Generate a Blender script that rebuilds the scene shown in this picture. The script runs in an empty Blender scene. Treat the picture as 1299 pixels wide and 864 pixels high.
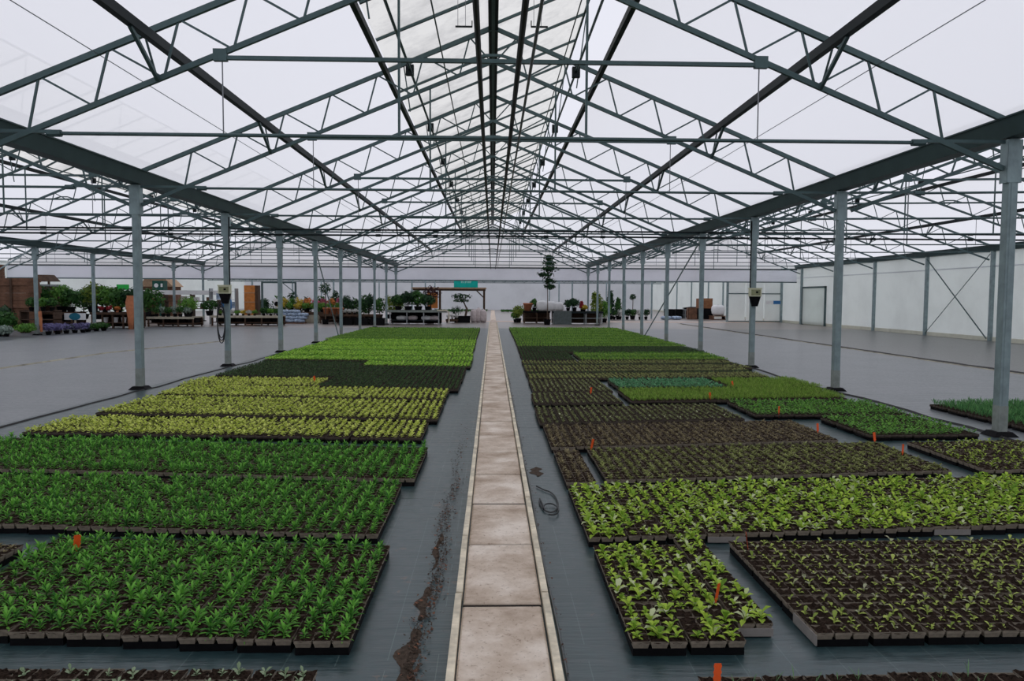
import bpy, math, random
import numpy as np
from mathutils import Vector, Matrix

SC = bpy.context.scene
COL = SC.collection
PI = math.pi
rng = np.random.default_rng(7)
random.seed(7)

# ------------------------------------------------------------------ camera, sky, exposure
PITCH, YAW, ROLL, CAMZ, FPX = 0.0583, 0.0265, 0.0053, 1.7, 950.7
cam = bpy.data.objects.new('camera', bpy.data.cameras.new('camera'))
COL.objects.link(cam)
cam.data.sensor_width = 36.0
cam.data.lens = FPX / 1299 * 36.0
cam.data.clip_end = 500
_f = Vector((math.sin(YAW) * math.cos(PITCH), math.cos(YAW) * math.cos(PITCH), -math.sin(PITCH)))
_r = Vector((math.cos(YAW), -math.sin(YAW), 0))
_u = _r.cross(_f)
_r2 = _r * math.cos(ROLL) + _u * math.sin(ROLL)
_u2 = _u * math.cos(ROLL) - _r * math.sin(ROLL)
cam.matrix_world = Matrix(((_r2.x, _u2.x, -_f.x, 0), (_r2.y, _u2.y, -_f.y, 0), (_r2.z, _u2.z, -_f.z, CAMZ), (0, 0, 0, 1)))
SC.camera = cam

world = bpy.data.worlds.new('overcast_sky')
SC.world = world
world.use_nodes = True
_bg = world.node_tree.nodes['Background']
_bg.inputs[0].default_value = (0.845, 0.855, 0.945, 1)
_bg.inputs[1].default_value = 0.97
SC.view_settings.view_transform = 'Standard'
SC.view_settings.look = 'None'
SC.view_settings.exposure = 0.0
SC.view_settings.gamma = 1.0
SC.view_settings.use_curve_mapping = False
SC.cycles.use_denoising = True
SC.cycles.max_bounces = 8
SC.cycles.diffuse_bounces = 4
SC.cycles.transparent_max_bounces = 16

# ------------------------------------------------------------------ layout constants (metres)
Y0, BAY = 0.12, 4.5
XL, XR = -6.34, 6.34              # the two post rows of the middle house
XLL, XLLL, XW = -18.9, -31.5, 20.3  # left post row, far left wall, right wall
ZG = 3.65                          # gutter underside
YEND = Y0 + 11 * BAY               # end gable
SL = 0.414                         # roof slope
def ky(k): return Y0 + BAY * k
ORD = 'zeroth first second third fourth fifth sixth seventh eighth ninth tenth eleventh twelfth thirteenth fourteenth fifteenth sixteenth seventeenth eighteenth nineteenth twentieth'.split()

# ------------------------------------------------------------------ materials
def newmat(name):
    m = bpy.data.materials.new(name); m.use_nodes = True
    nt = m.node_tree
    return m, nt, nt.nodes['Principled BSDF'], nt.nodes['Material Output']
def N(nt, kind, **kw):
    n = nt.nodes.new(kind)
    for k, v in kw.items(): setattr(n, k, v)
    return n
def ramp(nt, fac, stops):
    r = N(nt, 'ShaderNodeValToRGB')
    e = r.color_ramp.elements
    while len(e) > 1: e.remove(e[-1])
    e[0].position = stops[0][0]; e[0].color = (*stops[0][1], 1)
    for p, c in stops[1:]:
        x = e.new(p); x.color = (*c, 1)
    nt.links.new(fac, r.inputs[0]); return r.outputs[0]
def noise(nt, scale, detail=4, rough=0.6, vec=None):
    n = N(nt, 'ShaderNodeTexNoise')
    n.inputs['Scale'].default_value = scale; n.inputs['Detail'].default_value = detail; n.inputs['Roughness'].default_value = rough
    if vec is None:
        tc = N(nt, 'ShaderNodeTexCoord'); vec = tc.outputs['Object']
    nt.links.new(vec, n.inputs['Vector']); return n.outputs['Fac']
def flat(name, c, rough=0.6, metal=0.0, var=0.25, scale=6.0, spec=0.3, bump=0.0):
    m, nt, b, o = newmat(name)
    f = noise(nt, scale)
    lo = tuple(x * (1 - var) for x in c); hi = tuple(min(1, x * (1 + var)) for x in c)
    nt.links.new(ramp(nt, f, [(0.3, lo), (0.7, hi)]), b.inputs['Base Color'])
    b.inputs['Roughness'].default_value = rough; b.inputs['Metallic'].default_value = metal
    b.inputs['Specular IOR Level'].default_value = spec
    if bump:
        bp = N(nt, 'ShaderNodeBump'); bp.inputs['Strength'].default_value = bump; bp.inputs['Distance'].default_value = 0.01
        nt.links.new(noise(nt, scale * 8), bp.inputs['Height']); nt.links.new(bp.outputs[0], b.inputs['Normal'])
    return m
def leafmat(name, c1, c2, pale=None, dark=None, trans=0.3, rough=0.55):
    m, nt, b, o = newmat(name)
    g = N(nt, 'ShaderNodeNewGeometry'); oi = N(nt, 'ShaderNodeObjectInfo')
    mx = N(nt, 'ShaderNodeMath', operation='MULTIPLY_ADD'); mx.inputs[1].default_value = 0.3
    nt.links.new(oi.outputs['Random'], mx.inputs[0])
    m2 = N(nt, 'ShaderNodeMath', operation='MULTIPLY'); m2.inputs[1].default_value = 0.7
    nt.links.new(g.outputs['Random Per Island'], m2.inputs[0]); nt.links.new(m2.outputs[0], mx.inputs[2])
    st = [(0.0, dark or c1), (0.2, c1), (0.75, c2)]
    if pale: st += [(0.86, c2), (0.9, pale)]
    col = ramp(nt, mx.outputs[0], st)
    nt.links.new(col, b.inputs['Base Color'])
    b.inputs['Roughness'].default_value = rough; b.inputs['Specular IOR Level'].default_value = 0.18
    t = N(nt, 'ShaderNodeBsdfTranslucent'); nt.links.new(col, t.inputs['Color'])
    mix = N(nt, 'ShaderNodeMixShader'); mix.inputs[0].default_value = trans
    nt.links.new(b.outputs[0], mix.inputs[1]); nt.links.new(t.outputs[0], mix.inputs[2])
    nt.links.new(mix.outputs[0], o.inputs['Surface'])
    return m
def filmmat(name, c, clear, dirt=0.0, scale=0.8, diff=0.0):
    m, nt, b, o = newmat(name)
    nt.nodes.remove(b)
    tr = N(nt, 'ShaderNodeBsdfTransparent'); tr.inputs[0].default_value = (0.96, 0.96, 0.97, 1)
    tl = N(nt, 'ShaderNodeBsdfTranslucent'); tl.inputs[0].default_value = (*c, 1)
    if dirt:
        f = noise(nt, scale, 6, 0.7)
        nt.links.new(ramp(nt, f, [(0.28, tuple(x * (1 - dirt) for x in c)), (0.55, c)]), tl.inputs[0])
    sh = tl.outputs[0]
    if diff:
        df = N(nt, 'ShaderNodeBsdfDiffuse'); df.inputs[0].default_value = (*c, 1)
        mm = N(nt, 'ShaderNodeMixShader'); mm.inputs[0].default_value = diff
        nt.links.new(sh, mm.inputs[1]); nt.links.new(df.outputs[0], mm.inputs[2]); sh = mm.outputs[0]
    mix = N(nt, 'ShaderNodeMixShader'); mix.inputs[0].default_value = 1 - clear
    nt.links.new(tr.outputs[0], mix.inputs[1]); nt.links.new(sh, mix.inputs[2])
    nt.links.new(mix.outputs[0], o.inputs['Surface'])
    return m

M = {}
M['film'] = filmmat('roof_film', (0.97, 0.97, 0.97), 0.1)
M['cream'] = filmmat('cream_vent_sheet', (0.95, 0.93, 0.82), 0.3, 0.35, 1.2)
M['wallfilm'] = filmmat('wall_film', (0.93, 0.96, 0.94), 0.12, 0.12, 0.5, 0.25)
M['band'] = filmmat('end_band_film', (0.90, 0.91, 0.95), 0.1, 0.12, 0.4, 0.25)
M['backwall'] = filmmat('back_wall_film', (0.80, 0.81, 0.83), 0.08, 0.14, 0.4, 0.2)
M['steel'] = flat('galvanised_post_steel', (0.25, 0.32, 0.335), 0.5, 0.3, 0.2, 5)
M['truss'] = flat('dark_truss_steel', (0.075, 0.118, 0.122), 0.5, 0.3, 0.15, 5)  # galvanised steel in a darker tone than the posts
M['dark_steel'] = flat('dark_purlin_steel', (0.014, 0.020, 0.022), 0.55, 0.1, 0.15, 5, 0.15)
M['pipe'] = flat('rail_pipe_steel', (0.010, 0.013, 0.014), 0.5, 0.1, 0.15, 5, 0.15)
M['gutter'] = flat('gutter_steel', (0.045, 0.075, 0.078), 0.5, 0.2, 0.15, 3, 0.25)
M['pipe2'] = flat('grey_pipe_steel', (0.10, 0.11, 0.115), 0.4, 0.3, 0.15, 5)
M['black'] = flat('black_plastic', (0.005, 0.005, 0.006), 0.65, 0, 0.3, 9, 0.1)
M['pot'] = flat('taupe_pot_plastic', (0.25, 0.21, 0.165), 0.65, 0, 0.2, 40, 0.12)
M['skirt'] = flat('grey_pot_skirt', (0.26, 0.24, 0.225), 0.6, 0, 0.1, 20)
M['pot_dark'] = flat('dark_pot_plastic', (0.07, 0.056, 0.046), 0.65, 0, 0.2, 40, 0.08)
M['soil'] = flat('potting_soil', (0.036, 0.024, 0.018), 0.95, 0, 0.85, 70, 0.03, 0.8)
M['orange'] = flat('orange_label_plastic', (0.85, 0.11, 0.02), 0.45, 0, 0.08, 30)
M['white'] = flat('white_plastic', (0.75, 0.75, 0.76), 0.5, 0, 0.06, 5)
M['cream_box'] = flat('cream_box_plastic', (0.62, 0.62, 0.45), 0.5, 0, 0.08, 8)
M['grey'] = flat('grey_metal', (0.30, 0.32, 0.33), 0.5, 0.3, 0.15, 6)
M['bench_grey'] = flat('grey_green_bench', (0.22, 0.25, 0.23), 0.55, 0.1, 0.2, 6)
M['beige'] = flat('beige_bench_boards', (0.42, 0.38, 0.30), 0.7, 0, 0.2, 5)
M['wood'] = flat('brown_weathered_boards', (0.15, 0.075, 0.045), 0.8, 0, 0.45, 3)
M['tanwood'] = flat('pale_timber', (0.45, 0.30, 0.19), 0.75, 0, 0.2, 6)
M['darkwood'] = flat('dark_brown_timber', (0.07, 0.04, 0.025), 0.75, 0, 0.3, 6)
M['orangewood'] = flat('orange_timber', (0.55, 0.20, 0.05), 0.7, 0, 0.25, 5)
M['terracotta'] = flat('terracotta', (0.52, 0.19, 0.09), 0.75, 0, 0.15, 9)
M['blue'] = flat('blue_plastic', (0.03, 0.16, 0.40), 0.4, 0, 0.15, 6)
M['bluebag'] = flat('blue_white_plastic_bags', (0.30, 0.38, 0.50), 0.4, 0, 0.6, 7)
M['teal'] = flat('teal_sign_sheet', (0.0, 0.42, 0.36), 0.5, 0, 0.1, 3)
M['tealblue'] = flat('teal_blue_sheet', (0.02, 0.16, 0.24), 0.5, 0, 0.1, 8)
M['greensign'] = flat('bright_green_sheet', (0.02, 0.42, 0.06), 0.5, 0, 0.1, 8)
M['dkgreen'] = flat('dark_green_sheet', (0.01, 0.08, 0.06), 0.5, 0, 0.1, 8)
M['pinkbag'] = flat('pale_pinkish_bags', (0.60, 0.52, 0.52), 0.5, 0, 0.15, 6)
M['kerb'] = flat('pale_kerb_concrete', (0.66, 0.59, 0.46), 0.85, 0, 0.3, 9, 0.2, 0.3)
M['trunk'] = flat('bark', (0.10, 0.07, 0.05), 0.9, 0, 0.3, 12)
M['hose'] = flat('black_hose', (0.02, 0.022, 0.024), 0.45, 0, 0.2, 9)
M['wire'] = flat('thin_wire', (0.22, 0.23, 0.25), 0.5, 0.5, 0.1, 9)
M['paving'] = None
def paving():
    m, nt, b, o = newmat('stained_concrete_slab')
    tc = N(nt, 'ShaderNodeTexCoord'); oi = N(nt, 'ShaderNodeObjectInfo')
    ad = N(nt, 'ShaderNodeVectorMath', operation='ADD'); nt.links.new(tc.outputs['Object'], ad.inputs[0])
    sc = N(nt, 'ShaderNodeVectorMath', operation='SCALE'); sc.inputs['Scale'].default_value = 30.0
    nt.links.new(oi.outputs['Location'], sc.inputs[0]); nt.links.new(sc.outputs[0], ad.inputs[1])
    big = noise(nt, 2.4, 5, 0.65, ad.outputs[0]); fine = noise(nt, 45, 3, 0.7, ad.outputs[0])
    c1 = ramp(nt, big, [(0.3, (0.36, 0.27, 0.20)), (0.48, (0.58, 0.475, 0.385)), (0.66, (0.80, 0.71, 0.62))])
    c2 = ramp(nt, fine, [(0.28, (0.45, 0.4, 0.36)), (0.42, (1, 1, 1))])
    mul = N(nt, 'ShaderNodeMix', data_type='RGBA', blend_type='MULTIPLY'); mul.inputs[0].default_value = 0.8
    nt.links.new(c1, mul.inputs[6]); nt.links.new(c2, mul.inputs[7])
    nt.links.new(mul.outputs[2], b.inputs['Base Color'])
    b.inputs['Roughness'].default_value = 0.85; b.inputs['Specular IOR Level'].default_value = 0.2
    bp = N(nt, 'ShaderNodeBump'); bp.inputs['Strength'].default_value = 0.25; bp.inputs['Distance'].default_value = 0.01
    nt.links.new(fine, bp.inputs['Height']); nt.links.new(bp.outputs[0], b.inputs['Normal'])
    return m
M['paving'] = paving()
def floormat():
    m, nt, b, o = newmat('woven_ground_cover')
    tc = N(nt, 'ShaderNodeTexCoord'); P = tc.outputs['Object']
    sep = N(nt, 'ShaderNodeSeparateXYZ'); nt.links.new(P, sep.inputs[0])
    big = noise(nt, 0.9, 6, 0.65, P); fine = noise(nt, 14, 5, 0.7, P)
    base = ramp(nt, big, [(0.3, (0.013, 0.036, 0.041)), (0.6, (0.024, 0.052, 0.058)), (0.8, (0.062, 0.09, 0.096))])
    spk = ramp(nt, fine, [(0.3, (0.6, 0.6, 0.6)), (0.5, (1, 1, 1)), (0.72, (1.5, 1.45, 1.4))])
    mul = N(nt, 'ShaderNodeMix', data_type='RGBA', blend_type='MULTIPLY'); mul.inputs[0].default_value = 0.7
    nt.links.new(base, mul.inputs[6]); nt.links.new(spk, mul.inputs[7])
    col = mul.outputs[2]
    def math1(op, a, bv):
        n = N(nt, 'ShaderNodeMath', operation=op)
        if hasattr(a, 'links'): nt.links.new(a, n.inputs[0])
        else: n.inputs[0].default_value = a
        if hasattr(bv, 'links'): nt.links.new(bv, n.inputs[1])
        else: n.inputs[1].default_value = bv
        return n.outputs[0]
    def blend(fac, c):
        nonlocal col
        mx = N(nt, 'ShaderNodeMix', data_type='RGBA')
        nt.links.new(fac, mx.inputs[0]); nt.links.new(col, mx.inputs[6]); mx.inputs[7].default_value = (*c, 1); col = mx.outputs[2]
    # marker threads woven into the fabric, 0.235 m apart
    w = math1('ABSOLUTE', math1('SUBTRACT', math1('MODULO', math1('ADD', sep.outputs[0], 100.0055), 0.235), 0.1175), 0.0)
    lines = math1('LESS_THAN', w, 0.0022)
    wob = noise(nt, 2.2, 3, 0.6, P)
    blend(math1('MULTIPLY', lines, math1('MULTIPLY', math1('GREATER_THAN', wob, 0.45), 0.3)), (0.20, 0.28, 0.26))
    # lighter grey ground cover in the side bays, past the post rows
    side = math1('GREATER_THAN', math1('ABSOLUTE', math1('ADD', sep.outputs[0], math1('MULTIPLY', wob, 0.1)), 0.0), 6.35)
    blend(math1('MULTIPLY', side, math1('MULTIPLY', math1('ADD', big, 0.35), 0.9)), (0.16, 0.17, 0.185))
    # bare, browner ground along the right wall and beyond the beds
    edge = math1('GREATER_THAN', math1('ADD', sep.outputs[0], math1('MULTIPLY', wob, 0.3)), 12.4)
    blend(math1('MULTIPLY', edge, 0.75), (0.085, 0.078, 0.068))
    far = math1('GREATER_THAN', math1('ADD', sep.outputs[1], math1('MULTIPLY', wob, 1.0)), 40.8)
    blend(math1('MULTIPLY', far, 0.8), (0.24, 0.20, 0.175))
    # dried soil stains
    stn = noise(nt, 3.1, 5, 0.75, P)
    cx = math1('LESS_THAN', math1('ABSOLUTE', math1('SUBTRACT', sep.outputs[0], 0.06), 0.0), 0.75)
    blend(math1('MULTIPLY', math1('MULTIPLY', math1('GREATER_THAN', stn, 0.63), cx), 0.55), (0.13, 0.085, 0.06))
    nt.links.new(col, b.inputs['Base Color'])
    rr = ramp(nt, fine, [(0.3, (0.27,) * 3), (0.7, (0.40,) * 3)])
    nt.links.new(rr, b.inputs['Roughness'])
    b.inputs['Specular IOR Level'].default_value = 0.85
    mp = N(nt, 'ShaderNodeMapping'); mp.inputs['Scale'].default_value = (0.7, 5, 1); nt.links.new(P, mp.inputs[0])
    rip = noise(nt, 1.5, 4, 0.6, mp.outputs[0])
    bp = N(nt, 'ShaderNodeBump'); bp.inputs['Strength'].default_value = 0.25; bp.inputs['Distance'].default_value = 0.05
    nt.links.new(rip, bp.inputs['Height']); nt.links.new(bp.outputs[0], b.inputs['Normal'])
    return m
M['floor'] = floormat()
M['crosspath'] = flat('pinkish_concrete', (0.60, 0.48, 0.41), 0.85, 0, 0.2, 2)
M['outside'] = flat('outside_ground', (0.16, 0.17, 0.13), 0.9, 0, 0.3, 0.3)
M['litter'] = leafmat('dead_leaves', (0.06, 0.035, 0.025), (0.22, 0.09, 0.05), trans=0.05)
M['dirt'] = flat('crumbled_soil', (0.075, 0.055, 0.042), 0.95, 0, 0.5, 30, 0.1, 0.5)

# ------------------------------------------------------------------ mesh builders
class MB:
    def __init__(s): s.v = []; s.f = []; s.m = []
    def add(s, v, f, mi=0):
        o = len(s.v); s.v += [tuple(p) for p in v]; s.f += [tuple(i + o for i in q) for q in f]; s.m += [mi] * len(f); return s
    def box(s, x0, x1, y0, y1, z0, z1, mi=0):
        return s.add([(x0, y0, z0), (x1, y0, z0), (x1, y1, z0), (x0, y1, z0), (x0, y0, z1), (x1, y0, z1), (x1, y1, z1), (x0, y1, z1)],
                     [(0, 3, 2, 1), (4, 5, 6, 7), (0, 1, 5, 4), (1, 2, 6, 5), (2, 3, 7, 6), (3, 0, 4, 7)], mi)
    def bar(s, a, b, w, h=None, mi=0, n=4):
        a, b = Vector(a), Vector(b); d = (b - a).normalized()
        up = Vector((0, 0, 1)) if abs(d.z) < 0.95 else Vector((0, 1, 0))
        x = d.cross(up).normalized(); y = x.cross(d); h = h or w
        vs = []
        for p in (a, b):
            for i in range(n):
                t = 2 * PI * (i + 0.5) / n
                k = math.sqrt(2) if n == 4 else 1
                vs.append(p + x * (math.cos(t) * w / 2 * k) + y * (math.sin(t) * h / 2 * k))
        fs = [(i, (i + 1) % n, n + (i + 1) % n, n + i) for i in range(n)] + [tuple(range(n))[::-1], tuple(range(n, 2 * n))]
        return s.add(vs, fs, mi)
    def tube(s, pts, r, n=6, mi=0):
        pts = [Vector(p) for p in pts]; rings = []
        for i, p in enumerate(pts):
            d = (pts[min(i + 1, len(pts) - 1)] - pts[max(i - 1, 0)]).normalized()
            up = Vector((0, 0, 1)) if abs(d.z) < 0.9 else Vector((0, 1, 0))
            x = d.cross(up).normalized(); y = x.cross(d)
            rr = r[i] if isinstance(r, (list, tuple)) else r
            rings.append([p + x * math.cos(2 * PI * k / n) * rr + y * math.sin(2 * PI * k / n) * rr for k in range(n)])
        vs = [q for g in rings for q in g]
        fs = [(i * n + k, i * n + (k + 1) % n, (i + 1) * n + (k + 1) % n, (i + 1) * n + k) for i in range(len(pts) - 1) for k in range(n)]
        fs += [tuple(range(n))[::-1], tuple(range(len(vs) - n, len(vs)))]
        return s.add(vs, fs, mi)
    def lathe(s, prof, n=14, mi=0, c=(0, 0)):
        vs = [(c[0] + r * math.cos(2 * PI * k / n), c[1] + r * math.sin(2 * PI * k / n), z) for r, z in prof for k in range(n)]
        fs = [(i * n + k, i * n + (k + 1) % n, (i + 1) * n + (k + 1) % n, (i + 1) * n + k) for i in range(len(prof) - 1) for k in range(n)]
        fs += [tuple(range(n))[::-1], tuple(range(len(vs) - n, len(vs)))]
        return s.add(vs, fs, mi)
    def blob(s, c, r, mi=0, nu=10, nv=6, jit=0.08, sq=1.0):
        vs = []; 
        for j in range(1, nv):
            ph = PI * j / nv
            for i in range(nu):
                th = 2 * PI * i / nu; k = 1 + random.uniform(-jit, jit)
                f = lambda q: math.copysign(abs(q) ** sq, q)
                vs.append((c[0] + r[0] * k * f(math.sin(ph)) * f(math.cos(th)), c[1] + r[1] * k * f(math.sin(ph)) * f(math.sin(th)), c[2] + r[2] * k * f(math.cos(ph))))
        vs += [(c[0], c[1], c[2] + r[2]), (c[0], c[1], c[2] - r[2])]
        t = len(vs) - 2
        fs = [(j * nu + i, (j + 1) * nu + i, (j + 1) * nu + (i + 1) % nu, j * nu + (i + 1) % nu) for j in range(nv - 2) for i in range(nu)]
        fs += [(t, i, (i + 1) % nu) for i in range(nu)] + [(t + 1, (nv - 2) * nu + (i + 1) % nu, (nv - 2) * nu + i) for i in range(nu)]
        return s.add(vs, fs, mi)
    def mesh(s, name, mats, smooth=False):
        me = bpy.data.meshes.new(name); me.from_pydata(s.v, [], s.f)
        for m in (mats if isinstance(mats, (list, tuple)) else [mats]): me.materials.append(m)
        if any(s.m): me.polygons.foreach_set('material_index', s.m)
        if smooth: me.polygons.foreach_set('use_smooth', [True] * len(s.f))
        me.update(); return me
def ob(name, me, parent=None, loc=None, rotz=0.0, scale=None):
    o = bpy.data.objects.new(name, me); COL.objects.link(o)
    if parent is not None: o.parent = parent
    if loc is not None: o.location = loc
    if rotz: o.rotation_euler = (0, 0, rotz)
    if scale is not None: o.scale = scale if isinstance(scale, (tuple, list)) else (scale,) * 3
    return o
def tag(o, label, cat, group=None):
    o['label'] = label; o['category'] = cat
    if group: o['group'] = group
    return o
def thing(name, label, cat, loc=(0, 0, 0), rotz=0.0, group=None):
    o = ob(name, None, None, loc, rotz); o.empty_display_size = 0.1
    return tag(o, label, cat, group)
def struct(name, me, parent=None, loc=None):
    o = ob(name, me, parent, loc)
    if parent is None: o['kind'] = 'structure'
    return o
def stuff(o): o['kind'] = 'stuff'; return o
def part(name, mb, mat, parent, loc=None, smooth=False): return ob(name, mb.mesh(name, mat, smooth), parent, loc)

# ------------------------------------------------------------------ the setting: floor, roof film, walls
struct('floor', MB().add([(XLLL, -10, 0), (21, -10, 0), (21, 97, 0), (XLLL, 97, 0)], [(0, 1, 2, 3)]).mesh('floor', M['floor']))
struct('ground', MB().add([(-200, -150, -0.06), (200, -150, -0.06), (200, 250, -0.06), (-200, 250, -0.06)], [(0, 1, 2, 3)]).mesh('ground', M['outside']))
struct('floor_cross_path', MB().box(XLL + 0.6, 19.6, 50.6, 52.6, -0.02, 0.012).mesh('cross_path', M['crosspath']))

BAYS = [(XLLL, XLL), (XLL, XL), (XL, XR), (XR, XW)]
def roofz(x, xl, xr):
    c, h = (xl + xr) / 2, (xr - xl) / 2
    return 3.86 + 2.62 * (1 - abs(x - c) / h)
for i, (xl, xr) in enumerate(BAYS):
    c, h = (xl + xr) / 2, (xr - xl) / 2
    v = 1.87 * h / 6.34
    for s in (-1, 1):
        e = c + s * h; q = c + s * v
        mb = MB().add([(e, -10, 3.88), (q, -10, roofz(q, xl, xr) + 0.03), (q, YEND, roofz(q, xl, xr) + 0.03), (e, YEND, 3.88)], [(0, 1, 2, 3)])
        struct('ceiling', mb.mesh('roof_film', M['film']))
# end gable film over the beds and the film band under it
for (xl, xr) in BAYS:
    c = (xl + xr) / 2
    struct('wall_end_gable', MB().add([(xl, YEND + 0.06, 3.62), (xr, YEND + 0.06, 3.62), (xr, YEND + 0.06, 3.88), (c, YEND + 0.06, 6.5), (xl, YEND + 0.06, 3.88)], [(0, 1, 2, 3, 4)]).mesh('gable_film', M['film']))
struct('wall_end_band', MB().box(XLLL, XW, YEND + 0.03, YEND + 0.05, 2.78, 3.62).mesh('end_band', M['band']))
# lower house beyond
struct('ceiling_far', MB().add([(XLLL, YEND, 3.95), (21, YEND, 3.95), (21, 97, 3.95), (XLLL, 97, 3.95)], [(0, 1, 2, 3)]).mesh('far_roof_film', M['film']))
struct('wall_back', MB().box(XLLL, 21, 96.5, 96.55, 0, 3.95).mesh('back_wall', M['backwall']))
struct('wall_front', MB().box(XLLL, 21, -10.05, -10, 0, 3.9).mesh('front_wall', M['wallfilm']))
struct('wall_left', MB().box(XLLL - 0.05, XLLL, -10, 96.5, 0, 3.9).mesh('left_wall', M['wallfilm']))
WP = [2.4, 7.0, 11.6, 16.2, 20.8, 25.4, 30.0, 34.6, 39.4, 44.0, 48.8]
wr = struct('wall_right', MB().box(XW + 0.06, XW + 0.075, -10, 96.5, 0.16, 3.95).mesh('wall_film', M['wallfilm']))
ob('bottom_board', MB().box(XW + 0.03, XW + 0.07, -10, 96.5, 0, 0.17).mesh('bottom_board', flat('pale_wall_board', (0.62, 0.62, 0.52), 0.6, 0, 0.1, 2)), wr)
ob('upper_rail', MB().box(XW + 0.02, XW + 0.06, -10, 52, 3.02, 3.06).mesh('upper_rail', M['band']), wr)
# seams of the ground cover
def strip(name, pts, w, z, mat, label, cat):
    mb = MB(); vs = []
    for (x, y) in pts: vs += [(x - w / 2, y, 0.001), (x, y, z), (x + w / 2, y, 0.001)]
    fs = []
    for i in range(len(pts) - 1):
        o = i * 3; fs += [(o, o + 1, o + 4, o + 3), (o + 1, o + 2, o + 5, o + 4)]
    mb.add(vs, fs)
    return tag(ob(name, mb.mesh(name, mat)), label, cat)
def wob(x, y0, y1, st, a): return [(x + random.uniform(-a, a), y) for y in np.arange(y0, y1, st)]
seam_dark = flat('dark_mat_edge', (0.02, 0.02, 0.02), 0.7, 0, 0.3, 3)
seam_pale = flat('pale_mat_edge', (0.33, 0.31, 0.24), 0.7, 0, 0.5, 2)
strip('ground_cover_seam', wob(12.22, 2, 49, 0.8, 0.05), 0.22, 0.03, seam_dark, 'dark frayed seam of the ground cover running along the right wall bay', 'seam')
strip('ground_cover_seam', wob(12.03, 2, 49, 0.8, 0.04), 0.07, 0.02, seam_pale, 'pale edge strip beside the dark seam in the right bay', 'seam')
strip('ground_cover_seam', [(-11.2 + (0 if y < 22 else (y - 22) * 0.22), y) for y in np.arange(8, 29, 1.0)], 0.10, 0.03, seam_pale, 'pale seam crossing the empty floor of the left bay', 'seam')
strip('ground_cover_seam', wob(-6.2, 2, 40, 0.7, 0.06), 0.05, 0.02, seam_dark, 'dark ground cover edge along the left post row', 'seam')
strip('ground_cover_seam', wob(6.25, 2, 40, 0.7, 0.08), 0.08, 0.025, seam_dark, 'dark ground cover edge along the right post row', 'seam')

# the concrete path
PX = 0.06
path = ob('path', None); path['kind'] = 'structure'
slab = MB()
slab.add([(-0.212, -0.481, 0), (0.212, -0.481, 0), (0.212, 0.481, 0), (-0.212, 0.481, 0), (-0.212, -0.481, 0.024), (0.212, -0.481, 0.024), (0.212, 0.481, 0.024), (-0.212, 0.481, 0.024),
          (-0.203, -0.474, 0.03), (0.203, -0.474, 0.03), (0.203, 0.474, 0.03), (-0.203, 0.474, 0.03)],
         [(0, 1, 5, 4), (1, 2, 6, 5), (2, 3, 7, 6), (3, 0, 4, 7), (4, 5, 9, 8), (5, 6, 10, 9), (6, 7, 11, 10), (7, 4, 8, 11), (8, 9, 10, 11)])
slab_me = slab.mesh('paving_slab', M['paving'])
kerb_me = MB().box(-0.018, 0.018, -0.492, 0.492, 0, 0.055).mesh('kerb_edging', M['kerb'])
for i in range(49):
    y = 1.48 + i * 1.0
    ob('paving_slab', slab_me, path, (PX + random.uniform(-.003, .003), y, random.uniform(-.003, .003)))
    for s in (-1, 1):
        ob('kerb_edging', kerb_me, path, (PX + s * 0.240, y + 0.12, random.uniform(-.006, .002)), random.uniform(-.004, .004))
# second part of the path, beyond the cross path
ob('path_bed', MB().box(PX - 0.212, PX + 0.212, 0.6, 50.6, 0.0005, 0.019).mesh('path_bed', M['black']), path)
for i in range(40):
    ob('paving_slab', slab_me, path, (PX, 53.1 + i * 1.0, 0))

# ------------------------------------------------------------------ steel frame
post_mb = MB()
for s in (-1, 1):
    post_mb.box(s * 0.062, s * 0.078, -0.075, 0.075, 0, ZG)
post_mb.box(-0.062, 0.062, -0.012, 0.012, 0, ZG)
post_mb.box(-0.078, 0.078, -0.079, -0.071, 0, ZG); post_mb.box(-0.035, 0.035, -0.084, -0.079, 0, ZG)
post_mb.box(-0.078, 0.078, 0.071, 0.079, 0, ZG)
post_me = post_mb.mesh('post_shaft', M['steel'])
gus_me = MB().box(-0.135, 0.135, -0.09, -0.08, 3.12, 3.64).box(-0.135, -0.125, -0.09, 0.09, 3.12, 3.64).box(0.125, 0.135, -0.09, 0.09, 3.12, 3.64).mesh('head_plate', M['steel'])
foot_me = MB().add([(-.16, -.14, .001), (.16, -.14, .001), (.16, .14, .001), (-.16, .14, .001), (-.1, -.1, .06), (.1, -.1, .06), (.1, .1, .06), (-.1, .1, .06)],
                   [(0, 1, 5, 4), (1, 2, 6, 5), (2, 3, 7, 6), (3, 0, 4, 7), (4, 5, 6, 7)]).mesh('foot_collar', M['black'])
stain_me = MB().box(-0.079, 0.079, -0.0845, 0.0795, 0.03, 0.38).mesh('dusty_base', flat('dusty_steel', (0.27, 0.30, 0.28), 0.8, 0.1, 0.25, 6))
def post(x, y, label, group, z=1.0):
    t = thing('support_post', label, 'post', (x, y, 0), 0, group)
    ob('shaft', post_me, t, None, 0, (.72, .76, z)); ob('head_plate', gus_me, t, None, 0, (.68, .78, z)); ob('foot_collar', foot_me, t); ob('dusty_base', stain_me, t, None, 0, (.735, .775, 1))
    return t
for k in range(2, 12):
    if k >= 3: post(XL, ky(k), f'galvanised steel post, {ORD[k-2]} from the camera in the row left of the beds', 'posts left of the beds')
    post(XR, ky(k), f'galvanised steel post, {ORD[k-1]} from the camera in the row right of the beds', 'posts right of the beds')
    if k >= 6: post(XLL, ky(k), f'galvanised steel post, {ORD[k-5]} from the camera by the display benches', 'posts beside the display benches')
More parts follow.
